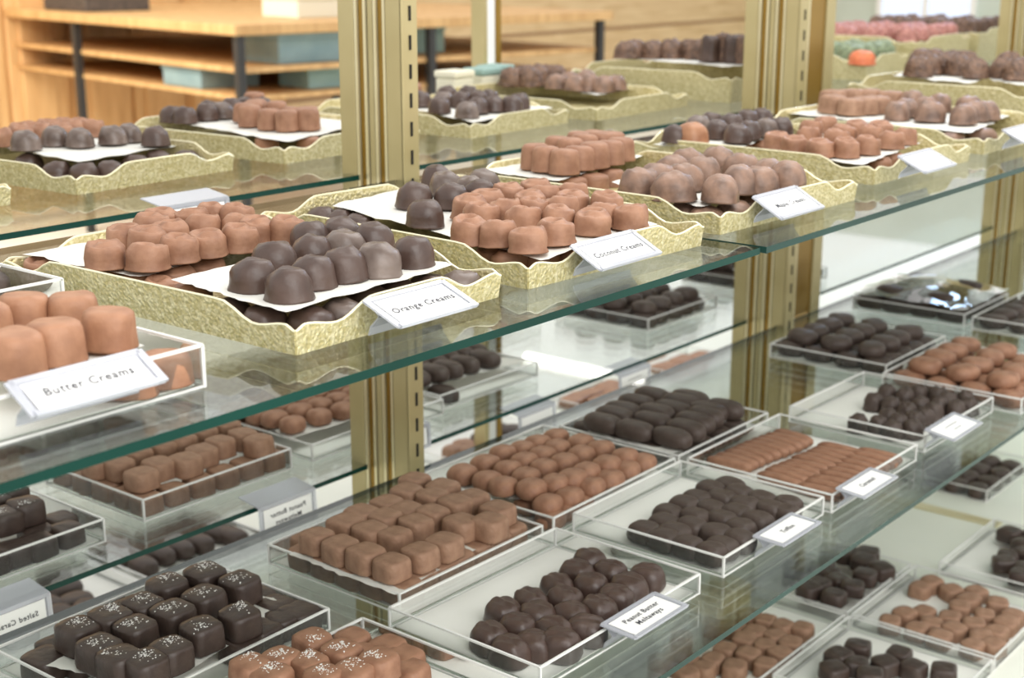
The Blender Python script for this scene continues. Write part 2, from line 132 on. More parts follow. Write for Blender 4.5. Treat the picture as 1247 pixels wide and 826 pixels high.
# ------------------------------------------------------------------ materials
def new_mat(name):
    m = bpy.data.materials.new(name); m.use_nodes = True
    nt = m.node_tree
    for n in list(nt.nodes): nt.nodes.remove(n)
    out = nt.nodes.new('ShaderNodeOutputMaterial')
    return m, nt, out
def N(nt, t, **kw):
    n = nt.nodes.new(t)
    for k, v in kw.items():
        if k in n.inputs: n.inputs[k].default_value = v
        else: setattr(n, k, v)
    return n
def L(nt, a, ao, b, bi): nt.links.new(a.outputs[ao], b.inputs[bi])
def lin(c): return tuple((x/12.92 if x <= .04045 else ((x+.055)/1.055)**2.4) for x in [v/255 for v in c]) + (1,)
def pbr(name, rgb, rgb2=None, rough=.5, metal=0, nscale=60, bump=0, bscale=200, spec=.5, coat=0, rough2=None, bumpd=.002):
    m, nt, out = new_mat(name)
    p = N(nt, 'ShaderNodeBsdfPrincipled', Roughness=rough, Metallic=metal)
    p.inputs['Specular IOR Level'].default_value = spec
    if coat: p.inputs['Coat Weight'].default_value = coat
    tc = N(nt, 'ShaderNodeTexCoord')
    if rgb2 is not None:
        no = N(nt, 'ShaderNodeTexNoise', Scale=nscale, Detail=3.0)
        cr = N(nt, 'ShaderNodeValToRGB')
        cr.color_ramp.elements[0].position = .32; cr.color_ramp.elements[1].position = .68
        cr.color_ramp.elements[0].color = lin(rgb); cr.color_ramp.elements[1].color = lin(rgb2)
        L(nt, tc, 'Object', no, 'Vector'); L(nt, no, 'Fac', cr, 'Fac'); L(nt, cr, 'Color', p, 'Base Color')
        if rough2 is not None:
            mr = N(nt, 'ShaderNodeMapRange'); mr.inputs['To Min'].default_value = rough; mr.inputs['To Max'].default_value = rough2
            L(nt, no, 'Fac', mr, 'Value'); L(nt, mr, 'Result', p, 'Roughness')
    else: p.inputs['Base Color'].default_value = lin(rgb)
    if bump:
        n2 = N(nt, 'ShaderNodeTexNoise', Scale=bscale, Detail=2.0)
        b = N(nt, 'ShaderNodeBump', Strength=bump, Distance=bumpd)
        L(nt, tc, 'Object', n2, 'Vector'); L(nt, n2, 'Fac', b, 'Height'); L(nt, b, 'Normal', p, 'Normal')
    L(nt, p, 'BSDF', out, 'Surface')
    return m
def glassy(name, tint, refl=1.0, rough=.02, haze=0, hazecol=(235, 238, 235), ior=1.5, bump=0, bscale=30):
    """thin clear sheet: light passes straight through, the surface mirrors by Fresnel, plus a little haze"""
    m, nt, out = new_mat(name)
    tr = N(nt, 'ShaderNodeBsdfTransparent', Color=lin(tint))
    gl = N(nt, 'ShaderNodeBsdfGlossy', Roughness=rough); gl.inputs['Color'].default_value = (1, 1, 1, 1)
    fr = N(nt, 'ShaderNodeFresnel', IOR=ior)
    mu = N(nt, 'ShaderNodeMath', operation='MULTIPLY'); mu.inputs[1].default_value = refl; mu.use_clamp = True
    L(nt, fr, 'Fac', mu, 0)
    base = tr
    if haze:
        df = N(nt, 'ShaderNodeBsdfDiffuse', Color=lin(hazecol))
        mh = N(nt, 'ShaderNodeMixShader', Fac=haze)
        L(nt, tr, 'BSDF', mh, 1); L(nt, df, 'BSDF', mh, 2); base = mh
    mx = N(nt, 'ShaderNodeMixShader')
    L(nt, mu, 'Value', mx, 'Fac'); nt.links.new(base.outputs[0], mx.inputs[1]); L(nt, gl, 'BSDF', mx, 2)
    if bump:
        tc = N(nt, 'ShaderNodeTexCoord'); n2 = N(nt, 'ShaderNodeTexNoise', Scale=bscale, Detail=2.0)
        b = N(nt, 'ShaderNodeBump', Strength=bump, Distance=.01)
        L(nt, tc, 'Object', n2, 'Vector'); L(nt, n2, 'Fac', b, 'Height'); L(nt, b, 'Normal', gl, 'Normal')
    L(nt, mx, 'Shader', out, 'Surface')
    return m
def emis(name, rgb, s):
    m, nt, out = new_mat(name)
    e = N(nt, 'ShaderNodeEmission', Strength=s); e.inputs['Color'].default_value = lin(rgb)
    L(nt, e, 'Emission', out, 'Surface'); return m
def gold_foil(name, a, b, rough=.36, metal=.55):
    m, nt, out = new_mat(name)
    p = N(nt, 'ShaderNodeBsdfPrincipled', Roughness=rough, Metallic=metal)
    tc = N(nt, 'ShaderNodeTexCoord')
    v = N(nt, 'ShaderNodeTexVoronoi', Scale=420.0); v.feature = 'SMOOTH_F1'
    n = N(nt, 'ShaderNodeTexNoise', Scale=260.0, Detail=2.0, Distortion=.6)
    mx = N(nt, 'ShaderNodeMath', operation='ADD')
    cr = N(nt, 'ShaderNodeValToRGB'); cr.color_ramp.elements[0].position = .4; cr.color_ramp.elements[1].position = .7
    cr.color_ramp.elements[0].color = lin(a); cr.color_ramp.elements[1].color = lin(b)
    bp = N(nt, 'ShaderNodeBump', Strength=.8, Distance=.0012)
    L(nt, tc, 'Object', v, 'Vector'); L(nt, tc, 'Object', n, 'Vector')
    L(nt, v, 'Distance', mx, 0); L(nt, n, 'Fac', mx, 1)
    L(nt, n, 'Fac', cr, 'Fac'); L(nt, cr, 'Color', p, 'Base Color')
    L(nt, mx, 'Value', bp, 'Height'); L(nt, bp, 'Normal', p, 'Normal')
    L(nt, p, 'BSDF', out, 'Surface'); return m
M = {}
M['milk'] = pbr('milk_chocolate', (163, 122, 97), (136, 97, 75), rough=.45, nscale=70, bump=.25, bscale=220, rough2=.6, spec=.35)
M['milk2'] = pbr('milk_chocolate_deep', (166, 131, 107), (142, 109, 88), rough=.5, nscale=90, bump=.35, bscale=300, rough2=.62, spec=.3)
M['butter'] = pbr('milk_chocolate_light', (172, 127, 98), (146, 104, 79), rough=.42, nscale=60, bump=.3, bscale=160, rough2=.58, spec=.35)
M['caramel'] = pbr('caramel_brown', (170, 122, 88), (140, 96, 70), rough=.42, nscale=60)
M['dark'] = pbr('dark_chocolate', (66, 50, 44), (84, 66, 58), rough=.26, nscale=45, bump=.3, bscale=120, rough2=.5, spec=.5)
M['dark2'] = pbr('dark_chocolate_matt', (68, 56, 50), (80, 67, 60), rough=.36, nscale=60, bump=.35, bscale=180, rough2=.62, spec=.4)
M['dark3'] = pbr('dark_chocolate_black', (60, 48, 43), (74, 60, 53), rough=.32, nscale=60, bump=.35, bscale=160, rough2=.5, spec=.45)
M['frost'] = pbr('bloomed_dark_chocolate', (74, 58, 50), (126, 112, 104), rough=.34, nscale=40, bump=.2, bscale=150)
M['maple'] = pbr('mixed_chocolate', (146, 116, 98), (98, 78, 68), rough=.42, nscale=55, bump=.4, bscale=150, spec=.4)
M['nut'] = pbr('nutty_chocolate', (128, 98, 78), (84, 64, 54), rough=.5, nscale=120, bump=.9, bscale=170, bumpd=.004)
M['pink'] = pbr('pink_candied_nut', (196, 140, 128), (150, 92, 84), rough=.5, nscale=120, bump=.9, bscale=170, bumpd=.004)
M['green'] = pbr('green_candied_nut', (150, 165, 130), (100, 110, 84), rough=.5, nscale=120, bump=.9, bscale=170, bumpd=.004)
M['orange'] = pbr('orange_candy', (226, 130, 84), (204, 100, 60), rough=.5, nscale=90)
M['salt'] = pbr('sea_salt', (240, 240, 236), rough=.3)
M['paper'] = pbr('white_paper', (228, 227, 220), (219, 218, 210), rough=.6, nscale=30, bump=.25, bscale=60)
M['liner'] = pbr('liner_paper', (247, 247, 240), (240, 240, 232), rough=.65, nscale=14)
M['card'] = pbr('sign_card', (244, 244, 242), rough=.6)
M['ink'] = pbr('sign_ink', (70, 70, 76), rough=.7)
M['gold'] = gold_foil('gold_foil', (206, 193, 138), (242, 232, 190), rough=.36, metal=.45)
M['goldrim'] = pbr('gold_rim', (252, 244, 208), rough=.3, metal=.25)
M['brass'] = pbr('brass', (194, 180, 134), (178, 163, 116), rough=.38, metal=.35, nscale=8)
M['brass2'] = pbr('brass_bright', (226, 216, 178), (214, 202, 160), rough=.3, metal=.5, nscale=8)
M['brass3'] = pbr('brass_groove', (158, 124, 52), (140, 108, 40), rough=.3, metal=.6, nscale=8)
M['slot'] = pbr('slot_black', (22, 18, 12), rough=.8)
M['glass'] = glassy('shelf_glass', (248, 252, 250), refl=.8, rough=.015)
M['edge'] = pbr('glass_edge_green', (6, 50, 42), (10, 62, 53), rough=.25, nscale=6, spec=.2)
M['edge2'] = pbr('glass_edge_grey', (28, 56, 50), (38, 68, 62), rough=.25, nscale=6, spec=.2)
M['acrylic'] = glassy('clear_acrylic', (246, 248, 247), refl=.8, rough=.03, haze=.035)
M['rim'] = glassy('acrylic_edge', (246, 248, 246), refl=.6, rough=.15, haze=.8, hazecol=(252, 252, 248))
M['holder'] = glassy('sign_plastic', (240, 242, 246), refl=.8, rough=.06, haze=.42, hazecol=(238, 240, 248))
M['film'] = glassy('plastic_film', (250, 250, 250), refl=3, rough=.05, haze=.0, bump=.35, bscale=18)
M['deck'] = pbr('white_laminate', (240, 242, 230), (234, 237, 224), rough=.45, nscale=5)
M['floor'] = pbr('pale_floor', (238, 238, 228), (228, 228, 216), rough=.5, nscale=3)
M['black'] = pbr('black_metal', (46, 44, 42), rough=.5)
M['teal'] = pbr('teal_card', (150, 178, 170), (136, 166, 160), rough=.6, nscale=9)
M['greyblue'] = pbr('grey_blue', (138, 160, 160), (122, 146, 148), rough=.6, nscale=9)
M['cream'] = pbr('cream_card', (226, 222, 200), rough=.6)
M['mint'] = pbr('mint_wall', (204, 214, 204), (196, 206, 196), rough=.8, nscale=2)
M['basket'] = pbr('dark_basket', (92, 80, 70), (66, 58, 52), rough=.8, nscale=40)
M['lamp'] = emis('lamp_white', (255, 252, 246), 9)
M['sky'] = emis('window_daylight', (226, 236, 255), 1.3)
M['glare_panel'] = emis('glare_panel_blue', (190, 215, 255), 30)  # emission of the added glare panel
def oak(name, a, b, planks=0):
    m, nt, out = new_mat(name)
    p = N(nt, 'ShaderNodeBsdfPrincipled', Roughness=.5)
    tc = N(nt, 'ShaderNodeTexCoord'); mp = N(nt, 'ShaderNodeMapping')
    mp.inputs['Scale'].default_value = (1, 1, 9) if planks else (9, 9, 1)
    no = N(nt, 'ShaderNodeTexNoise', Scale=2.5, Detail=5.0, Distortion=.5)
    cr = N(nt, 'ShaderNodeValToRGB'); cr.color_ramp.elements[0].position = .35; cr.color_ramp.elements[1].position = .65
    cr.color_ramp.elements[0].color = lin(a); cr.color_ramp.elements[1].color = lin(b)
    L(nt, tc, 'Object', mp, 'Vector'); L(nt, mp, 'Vector', no, 'Vector'); L(nt, no, 'Fac', cr, 'Fac')
    if planks:
        sx = N(nt, 'ShaderNodeSeparateXYZ'); L(nt, tc, 'Object', sx, 'Vector')
        mu = N(nt, 'ShaderNodeMath', operation='MULTIPLY'); mu.inputs[1].default_value = 1/planks
        f = N(nt, 'ShaderNodeMath', operation='FRACT'); lt = N(nt, 'ShaderNodeMath', operation='LESS_THAN'); lt.inputs[1].default_value = .09
        mixc = N(nt, 'ShaderNodeMixRGB'); mixc.inputs['Color2'].default_value = lin((150, 112, 76))
        L(nt, sx, 'Z', mu, 0); L(nt, mu, 'Value', f, 0); L(nt, f, 'Value', lt, 0)
        L(nt, lt, 'Value', mixc, 'Fac'); L(nt, cr, 'Color', mixc, 'Color1'); L(nt, mixc, 'Color', p, 'Base Color')
    else: L(nt, cr, 'Color', p, 'Base Color')
    L(nt, p, 'BSDF', out, 'Surface'); return m
M['oak'] = oak('honey_oak', (226, 178, 120), (206, 156, 98))
M['oak2'] = oak('honey_oak_panel', (232, 188, 130), (216, 168, 110))
M['table'] = oak('table_oak', (214, 172, 116), (190, 146, 92))
M['plank'] = oak('log_planks', (222, 192, 148), (202, 168, 122), planks=.34)

# ------------------------------------------------------------------ mesh helpers
def obj(name, me, mat=None, parent=None):
    o = bpy.data.objects.new(name, me); C_.objects.link(o)
    if mat is not None and not me.materials: me.materials.append(mat)
    if parent is not None: o.parent = parent
    return o
def tag(o, label, cat, group=None, kind=None):
    o['label'] = label; o['category'] = cat
    if group: o['group'] = group
    if kind: o['kind'] = kind
    return o
def thing(name, label, cat, loc=(0, 0, 0), rz=0, group=None):
    o = bpy.data.objects.new(name, None); C_.objects.link(o); o.location = loc; o.rotation_euler = (0, 0, rz)
    o.empty_display_size = .02
    return tag(o, label, cat, group)
def mesh(name, verts, faces, smooth=False):
    me = bpy.data.meshes.new(name); me.from_pydata([tuple(v) for v in verts], [], faces); me.update()
    if smooth:
        for p in me.polygons: p.use_smooth = True
    return me
class MB:
    def __init__(s): s.v = []; s.f = []; s.mi = []
    def box(s, x0, x1, y0, y1, z0, z1, mi=0):
        b = len(s.v)
        s.v += [(x, y, z) for z in (z0, z1) for y in (y0, y1) for x in (x0, x1)]
        for f in ((0, 2, 3, 1), (4, 5, 7, 6), (0, 1, 5, 4), (2, 6, 7, 3), (0, 4, 6, 2), (1, 3, 7, 5)):
            s.f.append(tuple(b+i for i in f)); s.mi.append(mi)
    def quad(s, a, b, c, d, mi=0):
        k = len(s.v); s.v += [a, b, c, d]; s.f.append((k, k+1, k+2, k+3)); s.mi.append(mi)
    def tube(s, pts, r, seg=6, mi=0):
        pts = [Vector(p) for p in pts]; k0 = len(s.v)
        for i, p in enumerate(pts):
            d = (pts[min(i+1, len(pts)-1)]-pts[max(i-1, 0)]).normalized()
            u = d.cross(Vector((0, 0, 1)));
            if u.length < 1e-4: u = Vector((1, 0, 0))
            u.normalize(); w = u.cross(d)
            for j in range(seg):
                a = 2*PI*j/seg; s.v.append(tuple(p+u*r*math.cos(a)+w*r*math.sin(a)))
        for i in range(len(pts)-1):
            for j in range(seg):
                a = k0+i*seg+j; b = k0+i*seg+(j+1) % seg
                s.f.append((a, b, b+seg, a+seg)); s.mi.append(mi)
        s.f.append(tuple(k0+j for j in reversed(range(seg)))); s.mi.append(mi)
        s.f.append(tuple(k0+(len(pts)-1)*seg+j for j in range(seg))); s.mi.append(mi)
    def build(s, name, mats, parent=None, bevel=0, smooth=False):
        me = mesh(name, s.v, s.f, smooth)
        for m in (mats if isinstance(mats, (list, tuple)) else [mats]): me.materials.append(m)
        me.polygons.foreach_set('material_index', s.mi)
        o = obj(name, me, None, parent)
        if bevel:
            b = o.modifiers.new('bevel', 'BEVEL'); b.width = bevel; b.segments = 2; b.limit_method = 'ANGLE'
        return o

# ------------------------------------------------------------------ chocolate shapes
P_CREAM = [(1.07, 0), (1.05, .05), (1.0, .15), (.985, .4), (.985, .62), (.96, .78), (.9, .9), (.82, .96), (.72, .99), (.62, 1), (.52, 1), (.42, .99), (.32, .98), (.22, .975), (.12, .97), (.05, .97)]
P_DOME = [(1.06, 0), (1.04, .06), (1.0, .16), (.985, .36), (.94, .55), (.84, .73), (.68, .87), (.48, .95), (.28, .99), (.1, 1)]
P_TALL = [(1.03, 0), (1.02, .05), (1.0, .15), (.97, .5), (.94, .76), (.88, .9), (.74, .975), (.5, 1), (.25, 1.0), (.1, 1)]
P_CUBE = [(.99, 0), (1.01, .05), (1.01, .3), (1.0, .6), (.985, .8), (.94, .91), (.86, .97), (.6, 1), (.3, 1.01), (.1, 1.01)]
P_PILL = [(.84, 0), (.94, .1), (1.0, .3), (1.0, .5), (.96, .68), (.87, .82), (.72, .92), (.5, .98), (.28, 1), (.1, 1)]
P_WAVE = [(1.0, 0), (1.04, .1), (1.0, .3), (.97, .5), (.9, .7), (.77, .86), (.58, .95), (.35, 1), (.1, 1.0)]
def lump(name, a, b, h, n, prof, seed=0, amp=.04, fr=2.2, seg=22, swirl=0, ridges=0, lean=0):
    v, f = [], []
    off = Vector((seed*7.3, seed*3.1, seed*1.7))
    for k, (r, z) in enumerate(prof):
        for j in range(seg):
            t = 2*PI*j/seg; c, s = math.cos(t), math.sin(t)
            e = (abs(c)**n+abs(s)**n)**(-1/n)
            x, y = r*e*c, r*e*s; zz = z
            q = Vector((x, y, z*h/max(a, b)))
            d = noise.noise_vector(q*fr+off)
            x += d.x*amp; y += d.y*amp
            if z > .02: zz += d.z*amp*.8
            if swirl and z > .8: zz += swirl*.45*math.sin(t-r*8+seed)*min(1, (1-r)*4)*min(1, r*3)
            if ridges and z > .25: zz += ridges*math.sin(x*9+y*3+seed)*(z-.2)
            v.append((x*a+lean*z*h, y*b, max(0, zz)*h))
    K = len(prof)
    for k in range(K-1):
        for j in range(seg):
            f.append((k*seg+j, k*seg+(j+1) % seg, (k+1)*seg+(j+1) % seg, (k+1)*seg+j))
    f.append(tuple((K-1)*seg+j for j in range(seg))); f.append(tuple(reversed(range(seg))))
    return mesh(name, v, f, True)
def salt_mesh(a, b, h, seed):
    rs = random.Random(seed); mb = MB(); cx, cy = rs.uniform(-.35, .35)*a, rs.uniform(-.35, .35)*b
    for i in range(64):
        x = max(-.86*a, min(.86*a, rs.gauss(cx, a*.3))); y = max(-.86*b, min(.86*b, rs.gauss(cy, b*.3))); s = rs.uniform(.00025, .0006)
        z = h*.985-(.0012 if max(abs(x)/a, abs(y)/b) > .72 else 0)
        mb.box(x-s, x+s, y-s*.8, y+s*.8, z-s, z+s*1.3)
    me = mesh('sea_salt', mb.v, mb.f); me.materials.append(M['salt']); return me
# kind: words, material(s), maker(seed), half sizes
KINDS = {
 'milk_cream':   ('round milk chocolate cream', ['milk'], lambda s: lump('milk_cream', 0.0150, 0.0148, 0.0185, 2.3, P_CREAM, s, .085, 1.9, swirl=.24, seg=30)),
 'dark_cream':   ('domed dark chocolate cream', ['dark', 'dark', 'dark', 'frost', 'dark', 'dark'], lambda s: lump('dark_cream', 0.0166, 0.0164, 0.0222, 2.1, P_DOME, s, .075, 1.9, swirl=.1)),
 'tall_milk_cream': ('tall milk chocolate cream', ['milk'], lambda s: lump('tall_milk_cream', 0.0164, 0.0162, 0.0265, 2.2, P_TALL, s, .035, 1.6)),
 'maple_cream':  ('brown ridged chocolate cream', ['maple'], lambda s: lump('maple_cream', 0.0205, 0.0180, 0.0255, 2.1, P_DOME, s, .10, 1.9, ridges=.05)),
 'caramel_cream': ('tan caramel coloured cream', ['caramel'], lambda s: lump('caramel_cream', 0.0195, 0.0175, 0.0250, 2.6, P_DOME, s, .05)),
 'milk_pecan_bar': ('flat-sided milk chocolate piece', ['milk2'], lambda s: lump('milk_pecan_bar', 0.0215, 0.0180, 0.0245, 2.6, P_TALL, s, .06)),
 'nut_cluster':  ('bumpy brown nut cluster', ['nut'], lambda s: lump('nut_cluster', 0.0235, 0.0220, 0.0320, 2.1, P_DOME, s, .17, 3.2)),
 'dark_nut_log': ('dark brown nut log', ['nut', 'dark'], lambda s: lump('dark_nut_log', 0.0195, 0.0195, 0.0450, 2.2, P_TALL, s, .14, 3)),
 'pink_cluster': ('pink candied nut cluster', ['pink'], lambda s: lump('pink_cluster', .026, .024, .03, 2.1, P_DOME, s, .17, 3.2)),
 'green_cluster': ('green candied nut cluster', ['green'], lambda s: lump('green_cluster', .026, .024, .028, 2.1, P_DOME, s, .17, 3.2)),
 'orange_candy': ('orange candy piece', ['orange'], lambda s: lump('orange_candy', .03, .026, .028, 2.2, P_DOME, s, .1, 2)),
 'milk_butter_cream': ('large milk chocolate butter cream', ['butter'], lambda s: lump('milk_butter_cream', 0.0165, 0.0165, 0.0230, 2.3, P_TALL, s, .05, 1.6)),
 'milk_meltaway': ('square milk chocolate meltaway', ['milk2'], lambda s: lump('milk_meltaway', 0.0158, 0.0163, 0.0212, 5, P_CUBE, s, .03, 1.6)),
 'milk_oval':    ('pillow shaped milk chocolate', ['milk'], lambda s: lump('milk_oval', 0.0168, 0.0150, 0.0180, 3, P_PILL, s, .04, 1.6)),
 'milk_round':   ('rounded milk chocolate', ['milk'], lambda s: lump('milk_round', 0.0195, 0.0228, 0.0200, 2.6, P_PILL, s, .05, 1.6)),
 'dark_round':   ('rounded dark chocolate', ['dark2'], lambda s: lump('dark_round', 0.0195, 0.0225, 0.0200, 2.6, P_PILL, s, .05, 1.6)),
 'dark_oblong':  ('oblong dark chocolate', ['dark2'], lambda s: lump('dark_oblong', 0.0150, 0.0268, 0.0208, 2.7, P_PILL, s, .04, 1.6)),
 'dark_toffee':  ('pillow shaped dark toffee', ['dark2'], lambda s: lump('dark_toffee', 0.0147, 0.0175, 0.0200, 3.2, P_PILL, s, .05, 1.6)),
 'dark_cluster': ('small lumpy dark chocolate', ['dark2'], lambda s: lump('dark_cluster', 0.0136, 0.0136, 0.0225, 2.1, P_DOME, s, .15, 2.6)),
 'dark_meltaway': ('ridged dark chocolate meltaway', ['dark'], lambda s: lump('dark_meltaway', 0.0163, 0.0183, 0.0225, 2.8, P_WAVE, s, .07, 1.8, ridges=.06, seg=28)),
 'dark_salted_caramel': ('dark salted caramel', ['dark3'], lambda s: lump('dark_salted_caramel', 0.0165, 0.0170, 0.0235, 5, P_CUBE, s, .05, 1.6)),
 'milk_salted_caramel': ('milk salted caramel', ['milk'], lambda s: lump('milk_salted_caramel', 0.0150, 0.0156, 0.0200, 4, P_CUBE, s, .05, 1.6)),
 'dark_fudge':   ('dark chocolate square', ['dark3'], lambda s: lump('dark_fudge', 0.0166, 0.0174, 0.0210, 5, P_CUBE, s, .06, 1.6)),
 'milk_fudge':   ('milk chocolate square', ['milk2'], lambda s: lump('milk_fudge', 0.0165, 0.0162, 0.0205, 4, P_CUBE, s, .06, 1.6)),
 'toffee_bar':   ('flat brown toffee bar', ['caramel'], lambda s: lump('toffee_bar', 0.0320, 0.0190, 0.0125, 6, P_CUBE, s, .03)),
 'milk_stick':   ('slim milk chocolate stick', ['milk'], lambda s: lump('milk_stick', 0.0074, 0.0300, 0.0135, 3.6, P_PILL, s, .04, 1.5)),
}
CAT = {'dark_salted_caramel': 'caramel', 'milk_salted_caramel': 'caramel', 'dark_toffee': 'toffee', 'toffee_bar': 'toffee', 'nut_cluster': 'nut cluster'}
MESH = {}
def variants(kind):
    if kind not in MESH:
        words, mats, mk = KINDS[kind]; MESH[kind] = []
        for s in range(6 if len(mats) == 1 else 6):
            me = mk(s+1); me.materials.append(M[mats[s % len(mats)]]); MESH[kind].append(me)
        if 'salted' in kind:
            a, b, h = (.0165, .0170, .0235) if 'dark' in kind else (.0150, .0156, .0200)
            MESH[kind+'_salt'] = [salt_mesh(a, b, h, s) for s in range(6)]
    return MESH[kind]
ORD = 'first second third fourth fifth sixth seventh eighth ninth tenth eleventh twelfth thirteenth fourteenth fifteenth sixteenth seventeenth eighteenth nineteenth twentieth'.split()
def scatter(tray):
    """one object for each sweet of a tray, named by its kind and told apart by row and place in the row"""
    where = WHERE[tray]
    layers = {}
    for gi, (kind, base, pts) in enumerate(C[tray]):
        low = kind.endswith('_low'); kd = kind[:-4] if low else kind
        for i, p in enumerate(pts.split()):
            x, y = map(float, p.split(','))
            if f'{tray}.{gi}.{i}' in SKIP: continue
            layers.setdefault((kd, low, gi), []).append((x, y, base, i))
    seen = {}
    for (kd, low, gi), pts in layers.items():
        vs = variants(kd); words = KINDS[kd][0]
        pts.sort(key=lambda p: p[1])
        rows = []
        for p in pts:
            if rows and p[1]-rows[-1][0][1] < .017: rows[-1].append(p)
            else: rows.append([p])
        key = (kd, low); start = seen.get(key, 0)
        for ri, row in enumerate(rows):
            row.sort(key=lambda p: p[0])
            for ci, (x, y, base, i) in enumerate(row):
                rr = random.Random(f'{tray}{gi}{i}')
                vi = rr.randrange(6)
                o = obj(kd, vs[vi])
                o.location = (x, y, base)
                if DEBUG: o['src'] = f'{tray}.{gi}.{i}'
                sq = kd in ('milk_meltaway', 'dark_salted_caramel', 'milk_salted_caramel', 'milk_stick', 'dark_oblong', 'dark_toffee', 'milk_oval', 'toffee_bar')
                rot = rr.uniform(-.1, .1) if sq else (rr.uniform(-.5, .5) if 'fudge' in kd or 'meltaway' in kd else rr.uniform(-PI, PI))
                tl = .02 if kd in ('milk_stick', 'dark_oblong') else .05
                o.rotation_euler = (rr.uniform(-tl, tl), rr.uniform(-tl, tl), rot)
                s = rr.uniform(.95, 1.05)*(1.22 if tray[0] == 'F' and tray[1:].isdigit() else 1)
                hm = max(v.co.z for v in vs[vi].vertices)
                o.scale = (s, s, rr.uniform(.95, 1.05)*(1.2 if s > 1.1 else 1) if not low else min(1, (.0192 if base > -.3 else .0205)/hm))
                if f'{kd}_salt' in MESH and not low:
                    c = obj('sea_salt', MESH[f'{kd}_salt'][rr.randrange(6)], None, o); c['kind'] = 'stuff'
                if len(row) == 1 and len(rows) == 1: pos = ''
                elif len(row) == 1: pos = f', alone in row {ROWN[ri+start]}'
                else:
                    pos = f', {ORD[min(ci, 19)]} from left, row {ROWN[ri+start]}'
                lay = ' under paper' if low else ''
                tag(o, f'{words}{lay}{pos}, {where}', CAT.get(kd, 'chocolate'), f'{words}s{lay}, {where}')
        seen[key] = start+len(rows)
ROWN = 'one two three four five six seven eight nine ten eleven twelve thirteen fourteen fifteen sixteen seventeen eighteen nineteen twenty'.split()+[f'number {i}' for i in range(21, 60)]
WHERE = {
 'T1': 'Orange Creams gold tray', 'T2': 'Coconut Creams gold tray', 'T3': 'Maple Creams gold tray', 'T4': 'fourth gold tray', 'T5': 'fifth gold tray', 'T6': 'deep gold tray',
 'R0': 'reflected far left gold tray', 'R1': 'first reflected gold tray', 'R2': 'second reflected gold tray', 'R3': 'third reflected gold tray', 'R4': 'fourth reflected gold tray', 'R5': 'reflected deep gold tray',
 'BUT': 'Butter Creams tray', 'CL': 'clear tray behind Butter Creams', 'PBM': 'meltaway tray', 'OV': 'clear pillow tray', 'OBL': 'clear oblong tray', 'TOF': 'Toffee tray', 'CAR': 'stick tray',
 'CLU': 'lumpy dark tray', 'PBD': 'Peanut Butter tray', 'SAL': 'near salted dark tray', 'SALM': 'salted milk tray', 'DK2': 'tray behind second post', 'MK3': 'far right milk tray', 'BLU': 'film covered tray', 'FAR': 'right edge tray',
 'RSAL': 'reflected salted tray', 'RPBM': 'reflected meltaway tray', 'ROV': 'reflected pillow tray', 'ROBL': 'reflected oblong tray', 'RDK': 'reflected rounds tray', 'RBLU': 'last reflected tray',
 'RTOF': 'reflected toffee tray', 'RCAR': 'reflected stick tray', 'RPBD': 'reflected ridged tray', 'RCLU': 'reflected lumpy tray', 'RSALM': 'reflected salted milk tray',
 'DA': 'rear bottom dark tray', 'DB': 'right bottom milk tray', 'DC': 'left bottom milk tray', 'DD': 'front bottom dark tray', 'DE': 'right bottom dark tray', 'DT2': 'bottom tray under shelf edge',
 'F0': 'reflected bottom left tray', 'F1': 'reflected bottom oblong tray', 'F2': 'reflected bottom mixed tray', 'F3': 'reflected bottom toffee tray', 'F4': 'farthest reflected toffee tray',
 'K1': 'reflected pink candy tray', 'K2': 'reflected green candy tray', 'K3': 'reflected brown candy tray', 'K4': 'orange candy tray',
}

# ------------------------------------------------------------------ trays, papers, signs
def gold_tray(tray, x, y, w, d, rz, h, label, z=ZU, deep=0):
    t = thing('gold_tray', label, 'tray', (x, y, z), math.radians(rz), 'gold foil trays on the upper shelves')
    def prof(s, ln):
        e = min(s, ln-s)
        if e < .006: v = .60+.12*(e/.006)
        elif e < .036: v = .72-.16*(.5-.5*math.cos(PI*(e-.006)/.03)) if e < .036 else .56
        elif e < .070: v = .56+.44*(.5-.5*math.cos(PI*(e-.036)/.034))
        else: v = 1
        return v*h+deep
    corners = [(0, 0), (w, 0), (w, d), (0, d)]; fl = .0025
    mb = MB(); rim = []
    for i in range(4):
        a, b = Vector(corners[i]), Vector(corners[(i+1) % 4]); ln = (b-a).length; dr = (b-a)/ln; nr = Vector((dr.y, -dr.x))
        n = 44; pts = []
        for k in range(n+1):
            s = ln*(.5-.5*math.cos(PI*k/n)); hh = prof(s, ln)
            p = a+dr*s; q = p+nr*fl*hh/h
            # corners lean out along both walls
            if k == 0: q = a+dr*(-fl*hh/h)+nr*fl*hh/h
            if k == n: q = b+dr*(fl*hh/h)+nr*fl*hh/h
            pts.append((Vector((p.x, p.y, 0)), Vector((q.x, q.y, hh))))
        for k in range(n):
            mb.quad(tuple(pts[k][0]), tuple(pts[k+1][0]), tuple(pts[k+1][1]), tuple(pts[k][1]))
        rim.append([tuple(p[1]) for p in pts])
    mb.quad((0, 0, .0008), (w, 0, .0008), (w, d, .0008), (0, d, .0008))
    o = mb.build('tray_wall', M['gold'], t)
    so = o.modifiers.new('solid', 'SOLIDIFY'); so.thickness = .0012; so.offset = 0
    rb = MB()
    for r in rim: rb.tube(r, .001, 5)
    ro = rb.build('rim', M['goldrim'], t); ro['label'] = 'bright gold scalloped rim'
    return t
